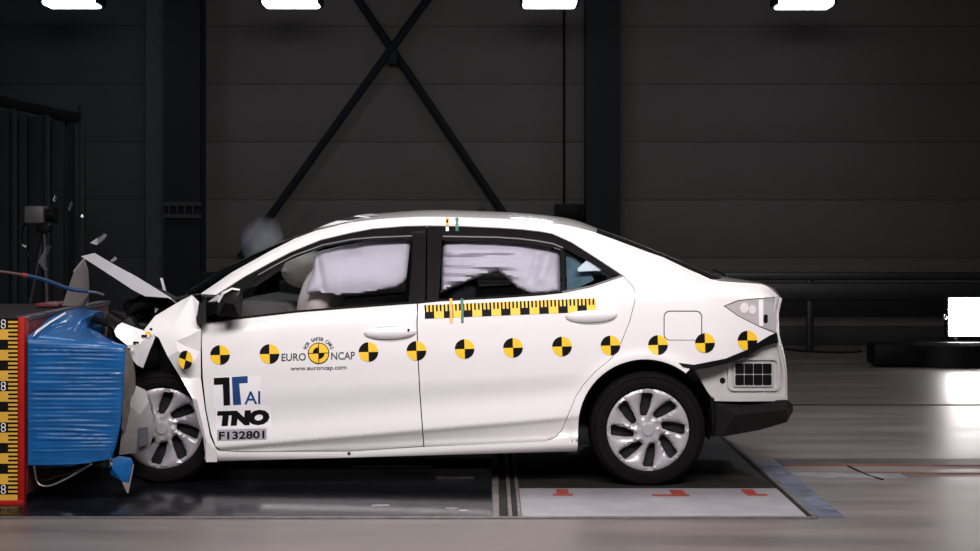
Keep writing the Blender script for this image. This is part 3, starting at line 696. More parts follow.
# seats
for (xs, ys, hw) in [(-.30, .50, .24), (-.30, 1.275, .24)]:
    box('seat_cushion', (xs - .42, ys - hw, .38), (xs + .08, ys + hw, .56), SEATF, car, .05)
    box('seat_backrest', (xs + .02, ys - hw, .5), (xs + .18, ys + hw, 1.06), SEATF, car, .05, Matrix.Rotation(math.radians(14), 3, 'Y'))
    box('headrest', (xs + .14, ys - .12, 1.08), (xs + .24, ys + .12, 1.26), SEATF, car, .04)
box('seat_cushion', (.05, .22, .38), (.52, 1.55, .55), SEATF, car, .05)
box('seat_backrest', (.42, .22, .50), (.56, 1.55, .98), SEATF, car, .05, Matrix.Rotation(math.radians(16), 3, 'Y'))
for ys in (.5, .8875, 1.275): box('headrest', (.54, ys - .13, .97), (.64, ys + .13, 1.10), SEATF, car, .035)
for s in (1, -1):
    yy = YC + s * (YC - .13)
    pl2 = [P(u, v, .13) for u, v in [(410, 232), (424, 230), (426, 300), (424, 440), (404, 440), (404, 300)]]
    bm = bmesh.new(); a = [bm.verts.new((p.x, YC - s * (YC - .13 - (.16 if p.z > 1.1 else 0)), p.z)) for p in pl2]; b = [bm.verts.new((p.x, YC - s * (YC - .20 - (.16 if p.z > 1.1 else 0)), p.z)) for p in pl2]
    for i in range(6): bm.faces.new((a[i], a[(i + 1) % 6], b[(i + 1) % 6], b[i]))
    bm.faces.new(a[::-1]); bm.faces.new(b); bmo('b_pillar', bm, TRIM, car)
# added card and sheet imitate the quarter window's bright reflection and bluish tint
def yin(u, v): return ysurf(u, v) + .05
patch('glint_card', [(577.5, 268.5), (587, 260), (591, 259.5), (601, 268), (600.5, 270.5), (578, 271.5)], WHT, car, fn=yin, off=-.03, step=6, thick=.004, mirror=False)
patch('window_tint_sheet', [(566, 256), (574, 258), (590, 271), (594, 280), (578, 288), (567, 290)], mat('window_tint_blue', (.085, .145, .175), .7, var=.3, vscale=12), car, fn=yin, off=.03, step=6, thick=.006, mirror=False)
# curtain airbags
def airbag(poly, fn_fold, depth, R, off, step=2.0):
    V2, Fc = cdt(poly, step); pl = dens(poly, 3)
    fr, bk = [], []
    for (u, v) in V2:
        d = pdist(u, v, pl); t = min(1, d / R); hgt = depth * math.sqrt(max(0, 1 - (1 - t) ** 2)); y0 = ysurf(u, v) + off
        wr_ = fn_fold(u, v) * min(1, d / 4)
        fr.append(P(u, v, y0 - hgt - wr_)); bk.append(P(u, v, y0 + hgt + .004))
    n = len(fr); ec = {}
    for f in Fc:
        for i in range(len(f)): ec[(f[i], f[(i + 1) % len(f)])] = 1
    FF = [list(f) for f in Fc] + [[i + n for i in f][::-1] for f in Fc] + [[b, a, a + n, b + n] for (a, b) in ec if (b, a) not in ec]
    V = fr + bk
    for mir in (False, True):
        W = [Vector((p.x, 2 * YC - p.y, p.z)) for p in V] if mir else V
        bm = bmesh.new(); bv = [bm.verts.new(p) for p in W]
        for f in FF:
            try: bm.faces.new([bv[i] for i in f])
            except ValueError: pass
        o = bmo('curtain_airbag', bm, AIRB, car, True)
        o.data.polygons.foreach_set('use_smooth', [True] * len(o.data.polygons))
def ffold(u, v):
    y = .012 * noise.noise(Vector((u * .03, v * .05, 1.3)))
    y -= .028 * math.exp(-(((u - 352) / 9) ** 2 + ((v - 247) / 6) ** 2))
    y += .02 * math.exp(-(((u - 352) / 10) ** 2 + ((v - 258) / 4) ** 2))
    y -= .02 * math.exp(-((u - 318 - (v - 262) * .18) / 3.0) ** 2)
    return y
airbag([(314, 255), (322, 250.5), (340, 246), (357, 242.5), (385, 240.6), (407, 239.8), (412.6, 242), (412.6, 255), (409.5, 276), (404, 283), (396, 288), (370, 293), (337, 296), (320, 293.5), (305, 294), (308, 283), (313, 271)], ffold, .075, 26, .125)
def rfold(u, v):
    y = .010 * noise.noise(Vector((u * .05, v * .12, 4.3)))
    w1 = 1 - sstep(505, 525, u)
    y -= w1 * .030 * math.exp(-((v - 257 - 1.2 * math.sin(u * .06)) / 2.0) ** 2)
    y += w1 * .018 * math.exp(-((v - 251) / 4.0) ** 2)
    y += w1 * .012 * math.sin((v - 262 - (u - 445) * .05) * .75) * sstep(259, 266, v)
    y -= .025 * math.exp(-((u - 536 + (v - 262) * .25) / 3.2) ** 2) * (1 - sstep(278, 286, v)) * sstep(250, 256, v)
    y += .022 * math.exp(-((u - 546 + (v - 262) * .25) / 4.5) ** 2) * (1 - sstep(274, 284, v)) * sstep(250, 256, v)
    return y
airbag([(442.5, 242.5), (448, 240.6), (461, 240), (497, 241), (520, 243), (537, 245.6), (552, 249), (559.5, 252), (560.5, 291.5), (548, 294), (530, 294), (517.5, 288), (508, 278.5), (498, 271), (481, 276), (461, 284.5), (448, 289.5), (441, 293)], rfold, .06, 15, .115)

# --- mirror
mir = sheet('door_mirror', [(218, 316, -.10), (239, 317, -.07), (240, 292, -.06), (232, 288.5, -.08), (222, 293, -.11), (217, 303, -.12), (224, 303, -.16), (234, 304, -.15)],
            [(0, 1, 7, 6), (1, 2, 7), (2, 3, 7), (3, 4, 6, 7), (4, 5, 6), (5, 0, 6)], BLACKG, car, .05)
sheet('mirror_cap', [(217, 301, -.125), (222, 292.2, -.115), (232, 287.6, -.085), (240, 289, -.06), (239.5, 290.5, -.07), (232, 289.6, -.105), (224, 294, -.14), (219, 303, -.15)], [(0, 1, 6, 7), (1, 2, 5, 6), (2, 3, 4, 5)], PAINT, mir, .004)
sheet('mirror_sail', [(204, 321.5, .05), (240, 318, .06), (240, 296, .06), (226, 290, .11), (216, 297, .10), (208, 309, .06)], [(0, 1, 2, 3, 4, 5)], BLACKP, car, .02)
sheet('mirror_foot', [(205, 306, .02), (218, 302, -.06), (219, 309, -.06), (205, 318, .03)], [(0, 1, 2, 3)], BLACKP, mir, .02)
sheet('mirror_cap_tip', [(208, 302, .0), (218, 294.5, -.1), (221, 296, -.13), (216, 301, -.1)], [(0, 1, 2, 3)], PAINT, mir, .006)
sheet('hood_seal', [(203.5, 295.5, .05), (206, 298, .03), (206, 320, .0), (203, 325, -.01), (197, 325, -.01), (196, 318, .0), (200, 305, .02)], [(0, 1, 2, 3, 4, 5, 6)], BLACKP, car, .03)
# --- door handles
def handle(u0, u1, vc0, vc1, hh, key):
    n, mm = 26, 10; V, Fc = [], []
    for i in range(n + 1):
        t = i / n; u = u0 + (u1 - u0) * t; vc_ = vc0 + (vc1 - vc0) * t; e = (1 - abs(2 * t - 1) ** 2.4) ** .5
        for k in range(mm):
            a = 2 * math.pi * k / mm; v = vc_ + hh * e * math.sin(a) * (1.0 if math.sin(a) > 0 else .75)
            y = ysurf(u, vc_) - .004 - (.030 * e * max(-.2, math.cos(a)))
            V.append(P(u, v, y))
    for i in range(n):
        for k in range(mm): Fc.append((i * mm + k, i * mm + (k + 1) % mm, (i + 1) * mm + (k + 1) % mm, (i + 1) * mm + k))
    bm = bmesh.new(); bv = [bm.verts.new(p) for p in V]
    for f in Fc: bm.faces.new([bv[q] for q in f])
    bmesh.ops.remove_doubles(bm, verts=bm.verts, dist=.0005)
    h = bmo('door_handle', bm, PAINT, car, True)
    cup = [((u0 + u1) / 2 + (u1 - u0) * .46 * math.cos(a), (vc0 + vc1) / 2 + 1.5 + hh * 1.05 * math.sin(a)) for a in np.linspace(0, 2 * math.pi, 25)[:-1]]
    patch('handle_recess_shade', cup, mat('recess_shade_grey', (.42, .40, .41), .35), h, off=-.0015, step=5, thick=.002, mirror=False)  # flat grey patch, the recess shade is painted in its colour
    if key:
        pb = [(key[0] + 1.3 * math.cos(a), key[1] + 1.3 * math.sin(a)) for a in np.linspace(0, 2 * math.pi, 11)[:-1]]
        patch('keyhole', pb, BLACKP, h, off=-.035, step=3, thick=.004, mirror=False)
handle(363.5, 417, 333.3, 331.5, 7.2, (408.5, 329.8))
handle(565, 618, 316.5, 314.5, 7.5, None)
pb = [(349 + 1.7 * math.cos(a), 453.5 + 1.5 * math.sin(a)) for a in np.linspace(0, 2 * math.pi, 11)[:-1]]
patch('sill_plug', pb, FRD, car, fn=ysill, off=-.003, step=3, thick=.004, mirror=False)

# --- wheels
def wheel(cu, cv, Yo_, R, Rr, rot, mirror=False, phase=-5.0, twist=17.0):
    c = P(cu, cv, Yo_)
    if mirror: c = Vector((c.x, 2 * YC - Yo_, c.z))
    sgn = -1 if mirror else 1
    def T(x, y, z):
        q = rot @ Vector((x, y, z)); return Vector((c.x + q.x, c.y + sgn * q.y, c.z + q.z))
    def lathe(name, prof, m, parent, n=72):
        V = []; 
        for (r, y) in prof:
            for k in range(n):
                a = 2 * math.pi * k / n; V.append(T(r * math.cos(a), y, r * math.sin(a)))
        Fc = [(i * n + k, i * n + (k + 1) % n, (i + 1) * n + (k + 1) % n, (i + 1) * n + k) for i in range(len(prof) - 1) for k in range(n)]
        bm = bmesh.new(); bv = [bm.verts.new(p) for p in V]
        for f in Fc: bm.faces.new([bv[q] for q in f])
        return bmo(name, bm, m, parent, True)
    wh = lathe('wheel', [(.001, .10), (Rr * .45, .10), (Rr * .5, .06), (Rr * .95, .05), (Rr * .97, .02), (Rr * .985, .012), (Rr * .985, .19), (.001, .19)], DARKM, car)
    ty = lathe('tyre', [(Rr * .985, .19), (R * .80, .205), (R * .96, .20), (R, .17), (R, .04), (R * .985, .015), (R * .95, -.002), (R * .86, -.012), (Rr * 1.06, -.008), (Rr * 1.01, .004), (Rr * .985, .014)], RUBBER, wh)
    for rr_ in (R * .80, R * .91): lathe('tyre_rib', [(rr_ - .003, -.008), (rr_, -.0125), (rr_ + .003, -.008)], RUBBER, ty)
    # cover with eight slots
    holes = []
    for k in range(8):
        th = math.radians(phase + 45 * k); rad = (math.sin(th), -math.cos(th)); ph = th + math.radians(twist)
        d = (math.sin(ph), -math.cos(ph)); nrm = (-d[1], d[0]); cx, cy = rad[0] * 25.5, rad[1] * 25.5
        h = []
        for (s, t) in [(-11.5, -2.8), (-4, -4.7), (8, -5.6), (11.2, -4.8), (12.6, 3.6), (10.2, 5.3), (-3, 4.7), (-10.5, 3.2), (-12.2, 0)]:
            h.append((cx + d[0] * s + nrm[0] * t, cy + d[1] * s + nrm[1] * t))
        holes.append(h)
    outer = [(41.3 * math.cos(a), 41.3 * math.sin(a)) for a in np.linspace(0, 2 * math.pi, 73)[:-1]]
    V2, Fc = cdt(outer, 2.6, holes); sc = Rr / 41.3
    def dep(x, y):
        r = math.hypot(x, y); q = .006 + .010 * sstep(10, 24, r) - .016 * sstep(27, 41, r)
        th = math.degrees(math.atan2(x, -y)) - phase - (r - 25.5) * .9
        rid = math.cos(math.radians((th + 8) * 8))
        q += .006 * rid * sstep(6, 12, r) * (1 - sstep(33, 38, r))
        if r < 7: q -= .008 * (1 - (r / 7) ** 4)
        if r > 38.5: q += .004 * (r - 38.5)
        hd = min(pdist(x, y, h) for h in holes)
        if hd < 1.6: q += .010 * (1 - hd / 1.6)
        return q - .002
    bm = bmesh.new(); fr = [bm.verts.new(T(x * sc, dep(x, y), -y * sc)) for x, y in V2]; bk = [bm.verts.new(T(x * sc, dep(x, y) + .012, -y * sc)) for x, y in V2]
    ec = {}
    for f in Fc:
        bm.faces.new([fr[i] for i in f]); bm.faces.new([bk[i] for i in f][::-1])
        for i in range(len(f)): ec[(f[i], f[(i + 1) % len(f)])] = 1
    for (a, b) in ec:
        if (b, a) not in ec: bm.faces.new((fr[b], fr[a], bk[a], bk[b]))
    cov = bmo('wheel_cover', bm, SILVER, wh, True)
    lathe('hub_cap', [(.001, -.004), (5.6 * sc, -.004), (6.4 * sc, .002)], SILVER, wh, 24)
    lathe('brake_drum', [(.001, .055), (Rr * .55, .055), (Rr * .58, .10)], mat('rusty_drum', (.012, .009, .009), .7, spec=.2), wh, 32)
I3 = Matrix.Identity(3)
wheel(648, 430, .03, .3035, .2145, I3)
wheel(648, 430, .03, .3035, .2145, I3, True)
wheel(162, 428.5, .085, .300, .2125, Matrix.Rotation(math.radians(5), 3, 'Z') @ Matrix.Rotation(math.radians(2), 3, 'X'), False, 6.0)
wheel(150, 428.5, .06, .300, .2120, I3, True, 20.0)

# --- crushed front
fen = sheet('front_fender', [(192, 295, .17), (199, 302, .12), (196, 322, .06), (171.6, 328, .02), (144, 330, .06), (155, 316, .13), (181, 300.5, .19),
       (201, 329, .02), (189, 336, -.01), (176, 341, -.015), (158.6, 337.6, .01), (200.6, 352, .02), (200.8, 378, .02), (190, 378.5, .025), (181, 378, .0), (168, 357, -.02), (178, 351, -.05), (187, 356, -.03), (191, 366, .0), (187, 347, .02)],
      [(6, 0, 1, 2, 3), (6, 3, 4, 5), (2, 7, 8, 3), (3, 8, 9), (3, 9, 10, 4), (7, 11, 19, 8), (8, 19, 9), (9, 16, 15, 10), (9, 19, 17, 16), (19, 11, 18, 17), (11, 12, 13, 18), (16, 17, 14, 15), (17, 18, 13, 14)], PAINT, car, .004)
sheet('fender_stem', [(181, 378, .0), (190, 378.5, .02), (200.8, 378, .02), (205, 410, .03), (210, 436, .03), (217, 452, .03), (217, 462, .04), (206, 462, .04), (203.5, 440, .02), (192, 398, -.01), (197, 400, -.015), (206, 440, .0)],
      [(0, 1, 10, 9), (1, 2, 3, 10), (10, 3, 4, 11), (9, 10, 11, 8), (11, 4, 5), (11, 5, 6, 7), (8, 11, 7)], PAINT, car, .004)
sheet('crumpled_fender_piece', [(114, 331, -.10), (118, 325, -.06), (122, 322.5, -.02), (139, 329, -.08), (152, 333, -.05), (155, 337.5, -.03), (149, 352, -.06), (143, 368, -.05), (137, 365, -.09), (131, 358, -.10), (127, 345, -.14), (116, 336, -.13), (128, 334, -.12), (139, 344, -.12)],
      [(0, 1, 12, 11), (1, 2, 3, 12), (11, 12, 10), (3, 13, 10, 12), (3, 4, 13), (4, 5, 6, 13), (13, 6, 7, 8), (13, 8, 9, 10)], PAINT, car, .004)
# torn ruler tape along the crumple
for i in range(9):
    t = i / 8; u = 129 + 22 * t; v = 349.5 - 18 * t + 2.5 * math.sin(i * 2.1)
    sheet('torn_tape', [(u - 1.3, v - 1.2, -.155 + .085 * t), (u + 1.4, v - 1.4, -.155 + .085 * t), (u + 1.2, v + 1.3, -.155 + .085 * t), (u - 1.4, v + 1.0, -.155 + .085 * t)], [(0, 1, 2, 3)], BLK if i % 3 != 1 else WHT, car, .002)
sheet('torn_tape', [(145, 332, -.085), (149, 331.5, -.075), (152, 335, -.065), (147, 336, -.08)], [(0, 1, 2, 3)], YEL, car, .002)
FLAP = mat('grey_plastic_flap', (.30, .275, .275), .35, var=.15, vscale=10)
sheet('bumper_flap', [(134, 385, -.10), (145.5, 390, -.06), (149, 402, -.09), (153, 416, -.07), (153.5, 434, -.06), (150, 446, -.05), (139, 452.5, -.05), (119, 455, -.12), (122, 430, -.18), (124, 400, -.18), (128, 388, -.16), (140, 415, -.14), (140, 436, -.11)],
      [(0, 1, 2, 11), (2, 3, 4, 11), (11, 4, 12), (4, 5, 6, 12), (12, 6, 7, 8), (11, 12, 8, 9), (0, 11, 9, 10)], FLAP, car, .004)
sheet('bumper_foam', [(125.5, 346, -.2), (131, 358, -.16), (134, 372, -.14), (134.5, 388, -.13), (130, 410, -.16), (124, 432, -.2), (121.5, 428, -.24), (123.5, 392, -.24)], [(0, 1, 2, 7), (2, 3, 4, 7), (4, 5, 6, 7)], mat('brown_foam', (.13, .11, .10), .6, var=.3, vscale=20), car, .03)
sheet('flap_tape', [(138, 428, -.135), (148, 427, -.115), (148.5, 444, -.085), (139, 447, -.10)], [(0, 1, 2, 3)], mat('blue_grey_tape', (.12, .125, .15), .5), car, .002)
# hood, buckled into a tent
hd = sheet('hood', [(81, 256.3, .19), (94.3, 253, .16), (114, 264.5, .16), (138, 277.5, .16), (171, 298, .16), (145, 296.3, .19), (132, 289.5, .19), (120, 281.5, .19), (100, 268.5, .19)],
      [(0, 1, 2, 8), (8, 2, 7), (2, 3, 6, 7), (3, 4, 5, 6)], PAINT, car, .006)
hood_top = [P(94.3, 253, .18), P(114, 264.5, .18), P(138, 277.5, .18), P(171, 298, .18)]
hV = hood_top + [p + Vector((0.02, .55, -.13)) for p in hood_top] + [p + Vector((.03, 1.2, -.28)) for p in hood_top]
hV += [p + Vector((0, 0, -.008)) for p in hV]
hF = [(r_ * 4 + k, r_ * 4 + k + 1, r_ * 4 + k + 5, r_ * 4 + k + 4) for r_ in range(2) for k in range(3)]
hF2 = [tuple(i + 12 for i in f)[::-1] for f in hF]
loop_ = [0, 1, 2, 3, 7, 11, 10, 9, 8, 4]
hF3 = [(loop_[(i + 1) % 10], loop_[i], loop_[i] + 12, loop_[(i + 1) % 10] + 12) for i in range(10)]
pyd('hood_skin', hV, hF + hF2 + hF3, PAINT, hd)
sheet('hood', [(84, 258.5, .5), (74, 271.5, .62), (62, 306, .68), (88, 306, .42), (89, 285, .38), (88, 271, .36)], [(0, 1, 2, 3, 4, 5)], mat('hood_inner_primer', (.40, .365, .35), .5), car, .006)
sheet('hood_edge', [(84, 257.5, .48), (73, 271, .6), (74.2, 273, .6), (83.4, 261, .5)], [(0, 1, 2, 3)], PAINT, car, .004)
sheet('wiper_arm', [(160, 278, .5), (162.5, 278, .5), (167, 295, .45), (165, 297, .45)], [(0, 1, 2, 3)], mat('grey_metal_trim', (.35, .35, .36), .4), car, .01)
sheet('bracket', [(154, 299, .3), (160, 298, .3), (158, 310, .28), (155, 313, .28)], [(0, 1, 2, 3)], MATS['grey_metal_trim'], car, .01)
box('cowl', tuple(P(168, 305, .3)), tuple(P(196, 293, 1.5)), TRIM, car, .02)
# engine bay
ENG = mat('engine_black', (.007, .0065, .0065), .5, spec=.12, var=.4, vscale=14, bump=.3)
box('engine_block', (-2.0, .42, .42), (-1.62, 1.2, .90), ENG, car, .04, Matrix.Rotation(.12, 3, 'Y'))
box('engine_cover', (-2.0, .40, .86), (-1.66, 1.1, .93), ENG, car, .03, Matrix.Rotation(.18, 3, 'Y'))
box('battery', (-1.85, .16, .62), (-1.62, .38, .84), ENG, car, .015, Matrix.Rotation(-.2, 3, 'Y'))
box('strut_tower', (-1.75, .12, .45), (-1.52, .36, .82), ENG, car, .04)
box('inner_fender', (-2.0, .22, .26), (-1.46, .30, .80), ENG, car, .02)
box('radiator', (-2.16, .6, .35), (-2.08, 1.45, .85), ENG, car, .02, Matrix.Rotation(.2, 3, 'Y'))
box('subframe', (-2.0, .3, .18), (-1.45, 1.5, .3), ENG, car, .03)
for k, pts in enumerate([[(-2.0, .36, .80), (-1.9, .3, .92), (-1.78, .3, .93), (-1.7, .36, .86)], [(-2.05, .5, .72), (-2.0, .28, .84), (-1.88, .24, .80), (-1.75, .3, .78)], [(-1.95, .6, .95), (-1.82, .45, 1.0), (-1.7, .42, .95)], [(-1.72, .2, .86), (-1.66, .12, .8), (-1.66, .1, .66)], [(-2.1, .2, .86), (-1.98, .1, .83), (-1.9, .12, .72), (-1.85, .2, .6)]]):
    tube('hose', pts, .022 - .003 * (k % 3), ENG, car, 8, 18)
for k in range(10):
    c = Vector((random.uniform(-2.0, -1.7), random.uniform(.1, .5), random.uniform(.68, .92)))
    s = Vector((random.uniform(.03, .08), random.uniform(.03, .07), random.uniform(.02, .06)))
    box('engine_fitting', tuple(c - s), tuple(c + s), ENG if k % 3 else DARKM, car, .01, Matrix.Rotation(random.uniform(-.6, .6), 3, 'Y'))
box('far_fender', (-2.15, 1.70, .42), (-1.52, 1.74, .86), PAINT, car, .01)

# --- stickers
def decal(name, polys, m, parent, off=-.0022, fn=ysurf):
    """flat polygons in picture chart laid on the car's side surface; polys = list of (pts, material index)"""
    V, Fc, mi = [], [], []
    for pts, k in polys:
        b = len(V); V += [P(u, v, fn(u, v) + off) for u, v in pts]; Fc.append(list(range(b, b + len(pts)))); mi.append(k)
    a = Fc[0]; nn = (V[a[1]] - V[a[0]]).cross(V[a[2]] - V[a[0]])
    if nn.y > 0: Fc = [f[::-1] for f in Fc]
    return pyd(name, V, Fc, m, parent, False, mi)
def quad_target(cu, cv, ru, rv, rotd=-1.6, fn=ysurf, inner=None, parent=car, swap=False, off=-.0022):
    polys = []
    for q in range(4):
        for k in range(5):
            a0, a1 = math.radians(q * 90 + k * 18 + rotd), math.radians(q * 90 + (k + 1) * 18 + rotd)
            col = q % 2 if not swap else 1 - q % 2
            for (ra, rb, cc) in ([(0, .5, col), (.5, 1, col)] if inner is None else [(0, inner, col), (inner, .92, 1), (.92, 1.0, 0)]):
                p = [(cu + ru * rb * math.cos(a0), cv + rv * rb * math.sin(a0)), (cu + ru * rb * math.cos(a1), cv + rv * rb * math.sin(a1))]
                p += [(cu + ru * ra * math.cos(a1), cv + rv * ra * math.sin(a1)), (cu + ru * ra * math.cos(a0), cv + rv * ra * math.sin(a0))] if ra > 0 else [(cu, cv)]
                polys.append((p, cc))
    return decal('target_sticker', polys, [BLK, YEL], parent, off, fn)
for (u, v) in [(220, 355), (269.5, 354), (368.5, 352), (416.5, 350.8), (464.6, 349), (513, 347.8), (562, 346.5), (610.5, 345.5), (658, 345), (705, 343), (747.5, 340.5)]:
    quad_target(u, v, 9.9, 9.9, fn=(lambda a, b: ysurf(a, b)), off=-.0035 if u > 690 else -.0022)
quad_target(185.5, 360, 7.0, 9.5, 16, fn=lambda u, v: -.045)
def text_polys(txt, bold=0.0, shear=0.0, space=1.0):
    cu = bpy.data.curves.new('t', 'FONT'); cu.body = txt; cu.size = 1.0; cu.offset = bold; cu.shear = shear; cu.resolution_u = 3; cu.space_character = space
    o = bpy.data.objects.new('t', cu); C.objects.link(o)
    dg = bpy.context.evaluated_depsgraph_get(); me = o.evaluated_get(dg).to_mesh()
    V = [(v.co.x, v.co.y) for v in me.vertices]; Fc = [list(p.vertices) for p in me.polygons]
    o.evaluated_get(dg).to_mesh_clear(); bpy.data.objects.remove(o); bpy.data.curves.remove(cu)
    return V, Fc
def text_decal(name, txt, u0, u1, vtop_, vbot, m, parent, slope=-.028, bold=0.0, shear=0.0, off=-.0026, space=1.0):
    V, Fc = text_polys(txt, bold, shear, space)
    xs = [p[0] for p in V]; ys = [p[1] for p in V]; x0, x1, y0, y1 = min(xs), max(xs), min(ys), max(ys)
    pts = []
    for x, y in V:
        u = u0 + (u1 - u0) * (x - x0) / (x1 - x0); v = vbot + (vtop_ - vbot) * (y - y0) / (y1 - y0) + slope * (u - u0); pts.append((u, v))
    return decal(name, [([pts[i] for i in f], 0) for f in Fc], m, parent, off)
# round emblem sticker with lettering
em = quad_target(318.6, 353.2, 10.8, 10.8, -1.6, inner=.55, off=-.0030); em.name = 'emblem_sticker'
for bar in ([(308.6, 353.1), (328.6, 352.5), (328.6, 353.3), (308.6, 353.9)], [(318.2, 343.2), (319.0, 343.2), (319.2, 363.2), (318.4, 363.2)]):
    patch('emblem_line', bar, BLK, em, off=-.0036, step=4, thick=.0004, mirror=False)
text_decal('lettering', 'EURO', 281.5, 306, 353.6, 361.2, GRYV, em, bold=.012)
text_decal('lettering', 'NCAP', 331.2, 355, 352.2, 360.0, GRYV, em, bold=.012)
text_decal('lettering', 'www.euroncap.com', 290.5, 346.5, 367.6, 371.8, GRYV, em, slope=-.022, bold=.01)
arcs = 'FOR SAFER CARS'
for i, ch in enumerate(arcs):
    if ch == ' ': continue
    V, Fc = text_polys(ch, .012); xs = [p[0] for p in V]; cx = (min(xs) + max(xs)) / 2
    a = math.radians(-68 + 136 * i / (len(arcs) - 1)); ca, sa = math.cos(a), math.sin(a); s = 5.0; pts = []
    for x, y in V:
        X, Y_ = (x - cx) * s, 12.6 + y * s
        pts.append((318.6 + X * ca + Y_ * sa, 353.2 - (Y_ * ca - X * sa)))
    decal('lettering', [([pts[i_] for i_ in f], 0) for f in Fc], BLK, em, -.0026)
# lab logo sticker
def quadpx(a, b, c, d, n=4): return [a, b, c, d]
def bgsticker(u0, v0, u1, v1, slope, m, name):
    poly = [(u0, v0), (u1, v0 + slope * (u1 - u0)), (u1 + (v1 - v0) * .02, v1 + slope * (u1 - u0)), (u0 + (v1 - v0) * .02, v1)]
    return patch(name, poly, m, car, off=-.0012, step=6, thick=.001, mirror=False)
lg = bgsticker(212.8, 377, 260, 408, -.02, WHT, 'logo_sticker')
patch('logo_letter', [(213.8, 378.0), (229.4, 377.2), (230.2, 405.2), (223.6, 405.6), (222.8, 384.5), (213.9, 384.9)], BLK, lg, off=-.0026, step=4, thick=.0008, mirror=False)
patch('logo_letter', [(231.8, 377.0), (247.6, 376.0), (247.7, 382.8), (239.1, 383.4), (241.2, 404.6), (233.2, 405)], BLUV, lg, off=-.0026, step=4, thick=.0008, mirror=False)
text_decal('lettering', 'AI', 244.4, 260.3, 391.5, 404.4, BLUV, lg, slope=-.03, bold=.01)
l2 = bgsticker(215.5, 407.8, 271, 428.5, -.03, WHT, 'logo_sticker')
text_decal('lettering', 'TNO', 217, 269.5, 411, 426.5, BLK, l2, slope=-.03, bold=.085, shear=0.08, space=.93)
l3 = bgsticker(217, 429.8, 266.5, 441, -.03, LILAC, 'test_number_sticker')
text_decal('lettering', 'F132801', 218.8, 264.5, 431.8, 439.8, BLK, l3, slope=-.03, bold=.03)
# ruler tape on the rear door
def tape_polys(p0, p1, hgt, nb, first_black=True):
    """returns polygons along p0->p1; lower half blocks, upper half ticks"""
    out = []; d = Vector(p1) - Vector(p0); n_ = Vector((-d.y, d.x)).normalized(); 
    if n_.y < 0: n_ = -n_
    def q(t, s): r = Vector(p0) + d * t + n_ * hgt * s; return (r.x, r.y)
    for i in range(nb):
        col = 0 if (i % 2 == 0) == first_black else 1
        a, b = i / nb, (i + 1) / nb
        out.append(([q(a, .5), q(b, .5), q(b, 1), q(a, 1)], col))
        for k in range(5):
            a2, b2 = a + (b - a) * k / 5, a + (b - a) * (k + 1) / 5
            out.append(([q(a2, 0), q(b2, 0), q(b2, .5), q(a2, .5)], (i * 5 + k) % 2))
    return out
decal('ruler_tape', tape_polys((424.3, 305.2), (596, 298.0), 13.6, 18), [BLK, YEL], car)
for nm, uu, m_ in [('orange_marker', 449.5, ORNG), ('green_marker', 460.5, GREENV)]:
    patch(nm, [(uu, 298.5), (uu + 2.8, 298.4), (uu + 3.2, 323), (uu + .6, 323)], m_, car, off=-.003, step=5, thick=.001, mirror=False)
for nm, uu, m_ in [('orange_marker', 445.8, ORNG), ('green_marker', 455.5, GREENV)]:
    patch(nm, [(uu, 217.5), (uu + 3, 217.5), (uu + 3, 225.2), (uu, 225.2)], m_, car, off=-.003, step=3, thick=.001, mirror=False)
    patch(nm, [(uu, 226.6), (uu + 3, 226.6), (uu + 3, 231), (uu, 231)], WHT if uu < 450 else m_, car, off=-.001, step=3, thick=.001, mirror=False)
patch('marker_dot', [(446.2, 219.5), (448.4, 219.5), (448.4, 222.5), (446.2, 222.5)], BLK, car, off=-.0045, step=3, thick=.001, mirror=False)
# roof markers
def roofP(i, s, lift=.002):
    a, b = ROOF_A[i], ROOF_B[i]; e = 1 - (1 - s) ** 2
    return Vector((a.x + (b.x - a.x) * e, a.y + (b.y - a.y) * s, a.z + (b.z - a.z) * e + lift))
for nm, i0, i1, m_, s0, s1 in [('roof_tape', 1, 5, WHT, .12, .5), ('roof_marker', 6, 9, FRD, .3, .7), ('roof_tape', 9, 10, WHT, .2, .7), ('roof_marker', 10, 13, LILAC, .3, .8)]:
    V, Fc = [], []
    for i in range(i0, i1 + 1):
        V += [roofP(i, s0, .003), roofP(i, (s0 + s1) / 2, .003), roofP(i, s1, .003)]
    for i in range(i1 - i0):
        for k in range(2): Fc.append((i * 3 + k, i * 3 + k + 1, i * 3 + k + 4, i * 3 + k + 3))
    pyd(nm, V, Fc, m_, car)
tube('antenna', [P(447, 211, YC), P(446.5, 206, YC)], .003, DARKM, car, 5)
bm = bmesh.new(); pA = P(482, 211.5, YC); tube_into(bm, [pA + Vector((-.03, 0, 0)), pA + Vector((0, 0, .02)), pA + Vector((.02, 0, .004))], [.012, .014, .006], 8); bmo('roof_sensor', bm, BLACKP, car, True)

# ================================================================== BARRIER
XB = -2.255
RED = mat('red_painted_steel', (.34, .010, .006), .5, spec=.2, var=.15, vscale=12)
lw = thing('load_wall', 'rigid dark barrier wall with red edges and yellow ruler tape at left', 'barrier', (-2.9, .3, 0))
YN = -.565
box('core', (-4.4, YN + .012, .0), (XB - .03, 1.15, .90), mat('dark_concrete_core', (.012, .011, .011), .8, spec=.15), lw, .01)
box('red_edge', (pxl(17.6, YN), YN, .004), (XB, YN + .05, .912), RED, lw, .003)
box('red_base', (-4.4, YN - .002, .003), (XB - .001, YN + .05, .028), RED, lw, .003)
box('front_plate', (XB - .03, YN + .05, .05), (XB + .004, 1.18, .90), mat('dark_red_plate', (.10, .018, .022), .4, var=.3, vscale=15), lw, .004)
box('top_beam', (XB - .06, YN + .05, .895), (XB + .012, 1.2, .915), mat('grey_beam', (.07, .06, .075), .35, metal=.4), lw, .004)
box('red_flange', (-2.53, .62, .905), (-2.40, .92, .925), MATS['dark_red_plate'], lw, .004)
